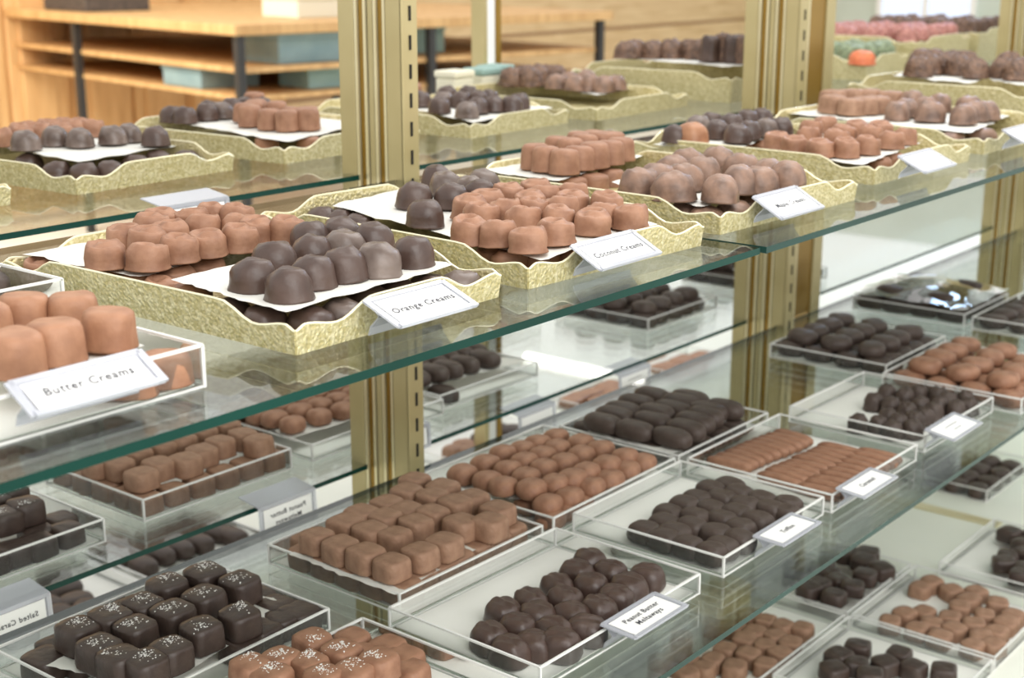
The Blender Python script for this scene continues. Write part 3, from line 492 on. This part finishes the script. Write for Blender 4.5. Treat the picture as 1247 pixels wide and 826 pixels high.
def clear_tray(x, y, z, w, d, rz, h, label, liner=True):
    t = thing('clear_tray', label, 'tray', (x, y, z), math.radians(rz), 'clear acrylic trays')
    mb = MB(); e = .0014
    c = [(0, 0), (w, 0), (w, d), (0, d)]
    for i in range(4):
        a, b = c[i], c[(i+1) % 4]
        mb.quad((a[0], a[1], 0), (b[0], b[1], 0), (b[0], b[1], h), (a[0], a[1], h))
    mb.quad((0, 0, .0006), (w, 0, .0006), (w, d, .0006), (0, d, .0006))
    mb.build('tray_wall', M['acrylic'], t)
    rb = MB(); k = .0011
    for (a, b) in ((c[0], c[1]), (c[2], c[3])):
        x0, x1 = sorted((a[0], b[0])); rb.box(x0, x1, a[1]-k, a[1]+k, h-k, h+k*.6); rb.box(x0, x1, a[1]-k*.6, a[1]+k*.6, 0, k*1.4)
    for (a, b) in ((c[1], c[2]), (c[3], c[0])):
        y0, y1 = sorted((a[1], b[1])); rb.box(a[0]-k, a[0]+k, y0, y1, h-k, h+k*.6); rb.box(a[0]-k*.6, a[0]+k*.6, y0, y1, 0, k*1.4)
    for a in c: rb.box(a[0]-k, a[0]+k, a[1]-k, a[1]+k, 0, h)
    r = rb.build('rim', M['rim'], t); r['label'] = 'white glinting tray edge'
    if liner:
        lb = MB(); lb.box(.004, w-.004, .004, d-.004, .0012, .0022)
        lo = lb.build('paper_liner', M['liner'])
        lo.location = (x, y, z); lo.rotation_euler = (0, 0, math.radians(rz))
        tag(lo, f'white paper liner lying in the {liner}', 'paper', 'paper liners')
    return t
def paper_sheet(z, quad, label, wob=.0016, n=16, seed=0):
    q = [Vector((*map(float, p.split(',')), z)) for p in quad.split()]
    v, f = [], []
    for j in range(n+1):
        for i in range(n+1):
            s, t = i/n, j/n
            p = (q[0]*(1-s)+q[1]*s)*(1-t)+(q[3]*(1-s)+q[2]*s)*t
            d = noise.noise(Vector((p.x*40+seed, p.y*40, 1)))
            edge = min(s, 1-s, t, 1-t)
            p.z += d*wob*(1.4 if edge < .05 else .5)
            if edge == 0:
                p.x += .0012*math.sin((s+t)*46); p.y += .0012*math.sin((s-t)*51)
            v.append(tuple(p))
    for j in range(n):
        for i in range(n): f.append((j*(n+1)+i, j*(n+1)+i+1, (j+1)*(n+1)+i+1, (j+1)*(n+1)+i))
    o = obj('paper_sheet', mesh('paper_sheet', v, f, True), M['paper'])
    return tag(o, label, 'paper', 'white paper sheets in the trays')
def sign(x0, x1, yt, zt, yb, zb, lines, label, mirrored=False, size=.0084, low=.0, clip=1, text_col='ink'):
    t = thing('sign_holder', label, 'sign', (x0, yt, zt), 0, 'clear sign holders')
    w = x1-x0; up = Vector((0, yt-yb, zt-zb)); hgt = up.length; up.normalize()
    nrm = Vector((1, 0, 0)).cross(up)                      # towards the reader
    if nrm.y > 0: nrm = -nrm
    mat = Matrix((( 1, 0, 0, w/2), (0, up.y, nrm.y, (yb-yt)/2), (0, up.z, nrm.z, (zb-zt)/2), (0, 0, 0, 1)))
    hb = MB(); e = .0012
    hb.box(-w/2, w/2, -hgt/2, hgt/2, -e*1.6, -e*.7)                 # back plate
    for a in (-1, 1): hb.box(a*w/2-.0025, a*w/2+.0025, -hgt/2, hgt/2, -e*.7, e*.5)
    hb.box(-w/2, w/2, -hgt/2-.001, -hgt/2+.0025, -e*.7, e*1.3)
    hb.box(-w/2, w/2, hgt/2-.003, hgt/2+.001, -e*.7, e*.5)
    h = hb.build('holder', M['holder'], t); h.matrix_local = mat
    cb = MB(); m = .0045
    cb.box(-w/2+m, w/2-m, -hgt/2+.003, hgt/2-m*.9, -.0004, .0002)
    c = cb.build('card', M['card'], t); c.matrix_local = mat
    n = len(lines)
    for i, tx in enumerate(lines):
        cu = bpy.data.curves.new('lettering', 'FONT'); cu.body = tx; cu.size = size; cu.align_x = 'CENTER'; cu.align_y = 'CENTER'; cu.resolution_u = 2
        cu.shear = .12; cu.offset = .00012; cu.space_character = 1.12
        tmp = bpy.data.objects.new('lettering_curve', cu); C_.objects.link(tmp)
        me = bpy.data.meshes.new_from_object(tmp.evaluated_get(bpy.context.evaluated_depsgraph_get()))
        bpy.data.objects.remove(tmp); bpy.data.curves.remove(cu)
        me.materials.clear(); me.materials.append(M[text_col]); o = obj('lettering', me, None, c)
        dy = ((n-1)/2-i)*size*1.15-low
        o.matrix_local = Matrix.Translation((0, dy, .0006)) @ Matrix.Diagonal((-1 if mirrored else 1, 1, 1, 1))
    if clip == 1:       # folded leg that hooks on the tray wall
        lb = MB(); a = .004; pw = w/2
        pts = [Vector((0, -.002, -.002)), Vector((0, -.010, -.010)), Vector((0, -.002, -.018)), Vector((0, .0, -.024))]
        for k in range(3):
            p, q = pts[k], pts[k+1]
            for xx in ((.002, w-.002),):
                lb.quad((xx[0], p.y, p.z), (xx[1], p.y, p.z), (xx[1], q.y, q.z), (xx[0], q.y, q.z))
        l = lb.build('leg', M['holder'], t); so = l.modifiers.new('solid', 'SOLIDIFY'); so.thickness = .0011
    elif clip == 2:     # flat tongue lying back over the glass edge
        lb = MB(); lb.quad((-.002, 0, .001), (w+.002, 0, .001), (w+.002, .034, .006), (-.002, .034, .006)); l = lb.build('tongue', M['holder'], t); so = l.modifiers.new('solid', 'SOLIDIFY'); so.thickness = .0012
    return t

# ------------------------------------------------------------------ the case: glass shelves, posts, deck
def glass_shelf(x0, x1, y0, y1, z, label, em='edge', th=.006):
    mb = MB(); b = 0
    mb.box(x0, x1, y0, y1, z-th, z)
    mb.mi = [0, 0, 1, 1, 1, 1]
    o = mb.build('glass_shelf', [M['glass'], M[em]])
    return tag(o, label, 'glass shelf')
glass_shelf(-.35, 1.093, .606, 1.118, ZU, 'upper glass shelf with green edge, left bay, under the Orange Creams tray')
glass_shelf(1.099, 3.5, .603, 1.118, ZU, 'upper glass shelf, right bay, under the Maple Creams tray', 'edge2')
glass_shelf(-.5, 5.4, 1.176, 1.69, ZU, 'upper glass shelf of the reflected row, behind the first post')  # mirror image of the front shelves, modelled as solid glass
glass_shelf(-.1, 3.6, .606, 1.118, ZL, 'lower glass shelf carrying clear trays, front row', 'edge2')
glass_shelf(-.1, 3.9, 1.176, 1.69, ZL, 'lower glass shelf of the reflected row, green edge beside mirrored signs')
def post(x, label, top=.35, w=.025, y0=1.105, y1=1.203):  # far half of each post is its mirror image, modelled solid
    t = thing('brass_post', label, 'post', (x, y0, ZB), 0, 'brass shelf posts')
    z0, z1 = 0, top-ZB; D = y1-y0; g = .006
    b = MB()
    b.box(g, w, .002, D-.002, z0, z1)                         # core
    for (a, c) in ((0, .024), (D-.024, D)): b.box(0, g+.001, a, c, z0, z1)
    b.box(g*.3, g+.001, .045, D-.045, z0, z1)
    b.box(0, w, -.0015, .0025, z0, z1)
    b.build('upright', M['brass'], t, bevel=.0008)
    s = MB()
    for c in (.027, .041, D-.041, D-.027): s.box(g*.1, g+.001, c-.002, c+.002, z0, z1)
    s.build('trim_strip', M['brass2'], t)['label'] = 'pale polished strip'
    s = MB()
    for c in (.034, D-.034): s.box(g*.6, g+.0015, c-.004, c+.004, z0, z1)
    s.build('groove', M['brass3'], t)['label'] = 'dark brass groove'
    s = MB(); zz = z0+.03
    while zz < z1: s.box(w*.5-.0016, w*.5+.0016, -.0026, -.0012, zz, zz+.016); zz += .0317
    s.build('slot_row', M['slot'], t)['label'] = 'black bracket slots'
    return t
post(1.172, 'brass slotted post standing behind the Coconut Creams tray, left in the photo')
post(2.085, 'brass slotted post near the photo centre right, behind the Maple Creams tray', w=.03)
post(3.19, 'brass post at the right edge beyond the film covered tray', w=.03)
def stile(x, w, y, label, mats=('brass2', 'brass3', 'brass'), top=.35, z0=ZB):
    t = thing('brass_stile', label, 'post', (x, y, z0), 0, 'brass door stiles')
    for k, (a, c, m) in enumerate(((0, .22, mats[0]), (.22, .72, mats[1]), (.72, 1, mats[2]))):
        b = MB(); b.box(a*w, c*w, k % 2*.003, .03, 0, top-z0); b.build('bar', M[m], t, bevel=.001)
    return t
stile(2.135, .115, 1.125, 'wide brass door stile right beside the second post')
stile(3.235, .05, 1.125, 'narrow brass door stile beside the right edge post')
stile(2.02, .05, 1.70, 'thin silvery upright at the far front of the reflected shelves', ('brass', 'card', 'brass3'), top=.35)  # mirror image of the front corner post, built as an upright
def slab(name, x0, x1, y0, y1, z0, z1, mat, label=None, cat=None, bevel=0, kind=None):
    mb = MB(); mb.box(x0, x1, y0, y1, z0, z1); o = mb.build(name, M[mat], None, bevel)
    if label: tag(o, label, cat)
    if kind: o['kind'] = kind
    return o
slab('display_counter', -1.2, 5.2, .2, 2.05, -1.4, ZB, 'deck', 'white display case base under all the shelves', 'counter')  # far half extends the base as its mirror image
bs = MB(); bs.box(2.315, 2.34, .80, 1.02, ZB, ZB+.003)
tag(bs.build('brass_strip', M['brass2']), 'flat brass strip lying across the white base', 'strip')

# ------------------------------------------------------------------ trays in place
gold_tray('T1', .601, .664, .205, .325, .5, .0272, 'gold tray with Orange Creams sign, dark and milk creams')
gold_tray('T2', .840, .664, .228, .325, -3.2, .0272, 'gold tray with Coconut Creams sign')
gold_tray('T3', 1.121, .664, .25, .335, -2.5, .0272, 'gold tray with Maple Creams sign, tall milk creams at its back')
gold_tray('T4', 1.478, .682, .245, .33, -2, .0272, 'gold tray right behind the Maple Creams tray, unreadable sign')
gold_tray('T5', 1.793, .682, .27, .33, -2, .0272, 'gold tray of brown ridged creams below the deep tray')
gold_tray('T6', 2.17, .74, .30, .32, -3, .0272, 'deep gold tray of bumpy nut clusters at the upper right', deep=.022)
gold_tray('R0', .60, 1.312, .205, .325, -.5, .0272, 'gold tray corner at the left edge in the reflected row')  # R trays: reflection of the front row, built as solid trays
gold_tray('R1', .884, 1.308, .222, .325, 3, .0272, 'gold tray of dark creams, leftmost full one in the reflected row')
gold_tray('R2', 1.178, 1.308, .25, .335, 2.5, .0272, 'reflected gold tray of tall milk creams, left of the first post')
gold_tray('R3', 1.505, 1.293, .235, .33, 2, .0272, 'reflected gold tray of dark creams, right of the first post')
gold_tray('R4', 1.79, 1.283, .27, .33, 2, .0272, 'gold tray of nut clusters and brown creams in the reflected row')
gold_tray('R5', 2.15, 1.262, .30, .32, 3, .0272, 'deep gold tray left of the second post in the reflected row', deep=.022)
gold_tray('K2', 2.70, 1.28, .21, .30, 2, .0272, 'reflected gold tray of green candied nuts at the upper right', deep=.02)  # K trays: part of the reflection too, built solid
gold_tray('K1', 2.94, 1.28, .30, .30, 2, .0272, 'reflected deep gold tray of pink candied nuts at the upper right', deep=.045)
gold_tray('K3', 3.27, 1.28, .26, .30, 2, .0272, 'reflected deep gold tray of brown nut clusters at the top right', deep=.05)
random.seed(11)
def jig(x0, x1, y0, y1, nx, ny): return ' '.join(f'{x0+(x1-x0)*i/(nx-1)+random.uniform(-.006,.006):.3f},{y0+(y1-y0)*j/(ny-1)+random.uniform(-.006,.006):.3f}' for j in range(ny) for i in range(nx))
C['K1'] = [('pink_cluster', ZU+.062, jig(2.98, 3.20, 1.32, 1.54, 5, 4))]
C['K2'] = [('green_cluster', ZU+.04, jig(2.735, 2.875, 1.33, 1.53, 4, 4)), ('orange_candy', ZU+.03, '2.715,1.295')]
C['K3'] = [('nut_cluster', ZU+.066, jig(3.31, 3.49, 1.32, 1.54, 4, 4))]
for a in (
 (.290, .655, ZU, .229, .185, 0, .026, 'clear tray of Butter Creams at the left edge', 'Butter Creams tray'),
 (.340, .872, ZU, .231, .185, 0, .026, 'clear tray corner at the left edge behind Butter Creams', 'clear tray behind Butter Creams'),
 (.898, .863, ZL, .216, .184, -.5, .0215, 'clear tray of square milk meltaways in front of first post', 'meltaway tray'),
 (1.138, .864, ZL, .240, .197, .5, .0215, 'clear tray of milk chocolate pillows right of first post', 'pillow tray'),
 (1.387, .866, ZL, .214, .178, 0, .0215, 'clear tray of oblong dark chocolates left of second post', 'oblong tray'),
 (1.908, .842, ZL, .212, .19, 0, .0215, 'clear tray of rounded dark chocolates right of second post', 'tray behind second post'),
 (2.273, .872, ZL, .195, .2, 0, .0215, 'clear film covered tray of dark chocolates with blue glare', None),
 (.600, .888, ZL, .234, .172, 1, .0215, 'clear tray of dark salted caramels at the lower left', 'near salted dark tray'),
 (.600, .672, ZL, .240, .182, 0, .0215, 'clear tray of milk salted caramels at the bottom edge', 'salted milk tray'),
 (.868, .672, ZL, .246, .178, -1, .0215, 'clear tray with Peanut Butter Meltaways sign', 'Peanut Butter tray'),
 (1.162, .669, ZL, .212, .186, 0, .0215, 'clear tray with Toffee sign', 'Toffee tray'),
 (1.386, .664, ZL, .219, .189, -.5, .0215, 'clear tray of slim milk chocolate sticks', 'stick tray'),
 (1.641, .666, ZL, .212, .190, -1, .0215, 'clear tray of small lumpy dark chocolates', 'lumpy dark tray'),
 (1.868, .628, ZL, .225, .2, 0, .0215, 'clear tray of rounded milk chocolates at the right edge', 'far right milk tray'),
 (2.266, .665, ZL, .23, .19, 0, .0215, 'clear tray of brown rounds at the right edge', 'right edge tray'),
 (.600, 1.225, ZL, .228, .168, 0, .026, 'clear tray of dark salted caramels in the reflected row, far left', 'reflected salted tray'),  # reflection of the lower front trays, built as solid trays
 (.888, 1.237, ZL, .216, .184, 0, .026, 'clear tray of milk meltaways in the reflected row, left of first post', 'reflected meltaway tray'),
 (1.138, 1.236, ZL, .240, .197, 0, .0215, 'clear tray of milk pillows in the reflected row beside first post', 'reflected pillow tray'),
 (1.387, 1.248, ZL, .214, .178, 0, .0215, 'clear tray of oblong dark chocolates in the reflected row', 'reflected oblong tray'),
 (1.915, 1.262, ZL, .212, .19, 0, .0215, 'clear tray of dark rounds in the reflected row near second post', 'reflected rounds tray'),
 (2.273, 1.223, ZL, .195, .2, 0, .0215, 'clear tray in the reflected row behind second post', 'last reflected tray'),
 (1.162, 1.44, ZL, .212, .186, 0, .0215, 'clear toffee tray at the far side of the reflected row', 'reflected toffee tray'),
 (1.386, 1.442, ZL, .219, .189, 0, .0215, 'clear tray of milk sticks at the far side of the reflected row', 'reflected stick tray'),
 (1.641, 1.439, ZL, .212, .19, 0, .0215, 'clear tray of lumpy dark chocolates at the far side of reflected row', 'reflected lumpy tray'),
 (.868, 1.445, ZL, .246, .178, 0, .0215, 'clear tray of ridged dark meltaways far in the reflected row', 'reflected ridged tray'),
 (1.812, .833, ZB, .222, .19, 0, .022, 'clear tray of dark squares on the white base, rear one', 'rear bottom dark tray'),
 (1.812, .612, ZB, .222, .213, 0, .022, 'clear tray of milk squares on the white base, right one', 'right bottom milk tray'),
 (1.480, .833, ZB, .322, .19, 0, .022, 'clear tray of milk squares on the white base, left one', 'left bottom milk tray'),
 (1.578, .612, ZB, .224, .213, 0, .022, 'clear tray of dark squares at the bottom edge of the photo', 'front bottom dark tray'),
 (2.07, .60, ZB, .23, .20, 0, .022, 'clear tray of dark squares at the right edge on the base', 'right bottom dark tray'),
 (2.42, .86, ZB, .22, .19, 0, .022, 'clear tray of dark rounds on the base under the shelf edge', 'bottom tray under shelf edge'),
 (1.24, 1.715, ZB, .235, .22, 0, .022, 'clear tray of oblong dark chocolates far on the reflected base', 'reflected bottom oblong tray'),  # reflection of trays on the base, built solid
 (.99, 1.70, ZB, .235, .2, 0, .022, 'clear tray of dark rounds far left on the reflected base', 'reflected bottom left tray'),
 (1.94, 1.69, ZB, .27, .16, 0, .022, 'clear tray of mixed pieces far on the reflected base', 'reflected bottom mixed tray'),
 (2.37, 1.70, ZB, .22, .13, 0, .022, 'clear tray of toffee bars far on the reflected base', 'reflected bottom toffee tray'),
 (2.70, 1.68, ZB, .22, .13, 0, .022, 'clear tray of toffee bars farthest right on the reflected base', 'farthest reflected toffee tray'),
): clear_tray(*a[:8], liner=a[8])
for k in C:
    scatter(k)
for k, v in PAPERS.items():
    for i, (z, q) in enumerate(v):
        if f'{k}.p{i}' in ('SALM.p0', 'RSAL.p0', 'RSALM.p0'): continue
        w = 'under the dark creams, ' if (k, i) == ('T1', 1) else ('near sheet, ' if i == 1 else ('far sheet, ' if len(v) > 1 else ''))
        paper_sheet(z, q, f'white paper sheet, {w}{WHERE[k]}', seed=len(k)*3+i)

# film over the tray at the far right
fb = []; ff = []; n = 14
for j in range(n+1):
    for i in range(n+1):
        s, t = i/n, j/n
        fb.append((s*.199-.002, t*.204-.002, .030+.022*math.sin(PI*s)*math.sin(PI*t)+.006*noise.noise(Vector((s*5, t*5, 2)))))
for j in range(n):
    for i in range(n): ff.append((j*(n+1)+i, j*(n+1)+i+1, (j+1)*(n+1)+i+1, (j+1)*(n+1)+i))
fo = obj('plastic_film', mesh('plastic_film', fb, ff, True), M['film']); fo.location = (2.273, .872, ZL)
tag(fo, 'clear plastic film with blue glare over the far right dark tray', 'plastic film')

# ------------------------------------------------------------------ signs
sign(0.655, 0.731, 0.655, -0.2227, 0.6228, -0.2354, ['Orange Creams'], 'sign reading Orange Creams on the front gold tray', low=.0015)
sign(0.8831, 0.965, 0.655, -0.2217, 0.6258, -0.2369, ['Coconut Creams'], 'sign reading Coconut Creams on a gold tray', low=.0015)
sign(1.1638, 1.2447, 0.655, -0.2198, 0.6238, -0.2369, ['Maple Creams'], 'sign reading Maple Creams on a gold tray', low=.0015)
sign(1.4776, 1.5595, 0.655, -0.2159, 0.6228, -0.231, ['~~~~~~~~'], 'small white sign with unreadable line, right of Maple Creams sign', size=.008)
sign(1.7915, 1.8714, 0.6589, -0.2169, 0.6267, -0.232, ['~~~~~~'], 'white sign cut by the right edge on the fifth gold tray', size=.008)
sign(.392, .474, .655, -.2175, .632, -.2310, ['Butter Creams'], 'sign reading Butter Creams at the left edge')
sign(.957, 1.040, .672, -.5780, .635, -.5800, ['Peanut Butter', 'Meltaways'], 'sign reading Peanut Butter Meltaways on the ridged dark tray')
sign(1.219, 1.297, .668, -.5785, .633, -.5800, ['Toffee'], 'sign reading Toffee on a clear tray')
sign(1.387, 1.470, .660, -.5750, .626, -.5780, ['Caramel'], 'small sign on the tray of milk chocolate sticks', size=.009)
sign(1.624, 1.710, .660, -.5690, .622, -.5750, ['~~~~~~~', '~~~~'], 'small white sign on the lumpy dark tray', size=.008)
sign(.992, 1.074, 1.166, -.6040, 1.164, -.6400, ['Peanut Butter', 'Meltaways'], 'reflected Peanut Butter Meltaways sign hanging at the shelf back edge', True, .0085, clip=2)  # sign faces as the mirror shows them, built as solid signs
sign(.636, .719, 1.166, -.6070, 1.164, -.6390, ['Salted Caramels'], 'reflected Salted Caramels sign at the lower left edge', True, .0078, clip=2)
sign(1.457, 1.535, 1.166, -.6140, 1.164, -.6470, ['~~~~~~'], 'reflected white sign on the back edge behind the milk pillows', True, .0085, clip=2)
sign(1.696, 1.775, 1.166, -.6120, 1.164, -.6440, ['~~~~~~~', '~~~'], 'reflected white sign on the back edge behind the oblong darks', True, .008, clip=2)
sign(1.203, 1.273, 1.166, -.5760, 1.164, -.6050, ['~~~~~'], 'reflected white sign partly hidden by the first post', True, .0085, clip=2)
sign(.886, .968, 1.166, -.2480, 1.164, -.2720, [], 'grey backed sign at the upper back edge behind Orange Creams', True, clip=2)

# ------------------------------------------------------------------ gold gift box with bow on the base
g = thing('gift_box', 'gold gift box with bow under the lower shelf edge', 'gift box', (1.665, .966, -.9370), math.radians(-5))
b = MB(); b.box(0, .085, 0, .050, 0, .032); b.build('box', M['gold'], g, bevel=.002)
b = MB(); b.box(-.001, .086, .022, .028, 0, .033); b.box(.039, .046, -.001, .051, 0, .0332); b.build('ribbon', M['goldrim'], g)
b = MB()
for k in range(5):
    a = 2*PI*k/5+.3; pts = []
    for i in range(13):
        t = 2*PI*i/12; r = .016*(1-math.cos(t)); pts.append((.0425+math.cos(a)*r*.6, .025+math.sin(a)*r*.6, .040+.008*math.sin(t)))
    b.tube(pts, .0024, 5)
b.build('bow', M['brass'], g)

# ------------------------------------------------------------------ the shop in the mirror, modelled as a room beyond
slab('floor', -6, 16, -3, 9, -1.45, -1.4, 'floor', kind='structure')
slab('wall_back', -2, 13.6, 7.5, 7.6, -1.4, 1.6, 'plank', kind='structure')
slab('wall_right', 13.5, 13.6, -3, 7.6, -1.4, 1.6, 'mint', kind='structure')
w1 = thing('window_1', 'bright window in the far right wall', 'window', (13.48, 5.35, -.62)); w1['kind'] = 'structure'
b = MB(); b.box(0, .02, 0, .9, 0, 1.2); b.build('pane', M['sky'], w1)
b = MB()
for yy in (-.04, .43, .9): b.box(-.03, .02, yy, yy+.05, -.04, 1.24)
for zz in (-.04, 1.2): b.box(-.03, .02, -.04, .95, zz, zz+.05)
b.build('window_frame', M['card'], w1)
# honey oak cabinets along the back wall
for i, x in enumerate((4.0, 4.8, 5.6)):
    t = thing('oak_cabinet', ['honey oak cabinet at the far left edge', 'honey oak cabinet behind the tiered table', 'honey oak cabinet left of the first post'][i], 'cabinet', (x, 7.04, -1.4), 0, 'oak cabinets at the back wall')
    b = MB(); b.box(0, .79, .02, .44, 0, 1.5); b.build('body', M['oak'], t, bevel=.006)
    for k in range(2):
        d = MB(); x0 = .03+k*.37; d.box(x0, x0+.35, 0, .022, .08, 1.42); dd = d.build('door', M['oak2'], t, bevel=.008)
        d = MB(); d.box(x0+.07, x0+.28, -.012, .004, .17, 1.33); d.build('raised_panel', M['oak2'], dd, bevel=.01)
# two tiered display table
U = Vector((math.cos(math.radians(-10)), math.sin(math.radians(-10)), 0)); V = Vector((-U.y, U.x, 0))
t = thing('display_table', 'tiered oak display table with black metal legs at the upper left', 'table', (3.98, 4.69, -1.4), math.radians(-10))
b = MB(); b.box(0, 2.2, 0, 2.5, 1.06, 1.105); b.build('tabletop', M['table'], t, bevel=.006)
b = MB(); b.box(.05, 2.15, .05, 2.45, .90, .925); b.build('lower_tier', M['table'], t, bevel=.004)
b = MB(); b.box(.05, 2.15, .05, 2.45, .785, .805); b.build('bottom_tier', M['table'], t, bevel=.004)
for (lx, ly) in ((.04, .04), (1.05, .04), (2.14, .04), (.04, 2.44), (2.14, 2.44), (.04, 1.6)):
    b = MB(); b.box(lx-.018, lx+.018, ly-.018, ly+.018, 0, 1.06); b.build('leg', M['black'], t)
def gift(lx, ly, z, sx, sy, sz, mat, label, name='gift_carton'):
    p = Vector((3.98, 4.69, 0))+U*lx+V*ly
    o = thing(name, label, 'box', (p.x, p.y, -1.4+z), math.radians(-10))
    b = MB(); b.box(0, sx, 0, sy, 0, sz*.8); b.build('body', M[mat], o, bevel=.006)
    b = MB(); b.box(-.006, sx+.006, -.006, sy+.006, sz*.8, sz); b.build('lid', M[mat], o, bevel=.006)
gift(.27, .10, .925, .46, .3, .13, 'greyblue', 'large grey blue box between the tiers of the display table')
gift(.8, .25, .925, .5, .3, .13, 'teal', 'teal box behind the first post on the display table')
gift(.08, .45, .805, .3, .35, .09, 'greyblue', 'blue grey box on the lower tier of the display table')
gift(.45, .15, .805, .3, .25, .088, 'teal', 'pale teal box on the lower tier of the display table')
gift(.1, 1.6, 1.105, .35, .5, .1, 'basket', 'dark basket box on top of the display table', 'basket')
gift(.5, .3, 1.105, .35, .3, .1, 'cream', 'cream box on top of the display table')
for i, (x, y, m) in enumerate(((1.86, 1.63, 'cream'), (1.935, 1.63, 'cream'), (2.0, 1.655, 'teal'))):
    o = thing('candy_tin', ['small cream tin just right of the first post', 'second small cream tin right of the first post', 'small pale green tin right of the cream tins'][i], 'tin', (x, y, ZU))
    b = MB(); b.box(0, .05, 0, .045, 0, .04); b.build('body', M[m], o, bevel=.004)
    b = MB(); b.box(-.002, .052, -.002, .047, .04, .052); b.build('lid', M['teal' if i == 1 else m], o, bevel=.003)
# lamps
def ceiling_light(name, label, x, y, sx, sy, mat):
    o = thing(name, label, 'lamp', (x, y, 1.3))
    b = MB(); b.box(-sx/2, sx/2, -sy/2, sy/2, 0, .03); b.build('diffuser', M[mat], o)
    b = MB(); b.box(-sx/2-.03, sx/2+.03, -sy/2-.03, sy/2+.03, .03, .06); b.build('housing', M['card'], o)
ceiling_light('tube_light', 'white ceiling tube light over the shop', 7.0, 5.1, .05, .9, 'lamp')
ceiling_light('glare_panel', 'bluish panel added for the glare on the film', 4.95, 1.75, .6, .45, 'glare_panel')  # added panel, placed only to put blue glare on the film
def area(name, loc, size, energy, col=(1, 1, 1), target=(0, 0, 0)):
    l = bpy.data.lights.new(name, 'AREA'); l.energy = energy; l.size = size; l.color = col
    o = bpy.data.objects.new(name, l); C_.objects.link(o); o.location = loc
    o.rotation_euler = (Vector(target)-Vector(loc)).to_track_quat('-Z', 'Y').to_euler()
    return o
area('ceiling_lamp_front', (.3, -.5, 1.3), 1.4, 22, (1, .985, .96), (1.0, .9, -.4))
area('front_fill_low', (.4, -1.4, .2), 1.8, 27, (1, .985, .96), (1.3, .9, -.8))  # added fill from the open front for the lower shelf, no fixture
area('ceiling_lamp_case', (2.1, .9, 1.3), 1.4, 19, (1, .985, .96), (1.7, .9, -.5))
area('shop_fill', (2.2, 5.4, 1.2), 1.6, 110, (1, .97, .92), (6.0, 6.0, -1.2))  # added light for the shop, set where no shelf mirrors it
w = bpy.data.worlds.new('world'); bpy.context.scene.world = w; w.use_nodes = True
bg = w.node_tree.nodes['Background']; bg.inputs[0].default_value = (1, .985, .955, 1); bg.inputs[1].default_value = 1.17

# ------------------------------------------------------------------ camera
cam = bpy.data.cameras.new('camera'); co = bpy.data.objects.new('camera', cam); C_.objects.link(co)
cam.sensor_width = 36; cam.lens = 1750/1247*36; cam.clip_start = .02
pitch, yaw = math.radians(15.1248), math.radians(38.9814)
fw = Vector((math.cos(yaw)*math.cos(pitch), math.sin(yaw)*math.cos(pitch), -math.sin(pitch)))
co.rotation_euler = fw.to_track_quat('-Z', 'Y').to_euler()
cam.dof.use_dof = True; cam.dof.focus_distance = 1.1; cam.dof.aperture_fstop = 9.5
s = bpy.context.scene; s.camera = co
s.view_settings.view_transform = 'Standard'; s.view_settings.look = 'None'; s.view_settings.exposure = 0
cy = s.cycles; cy.transparent_max_bounces = 64; cy.max_bounces = 10; cy.caustics_reflective = False; cy.caustics_refractive = False
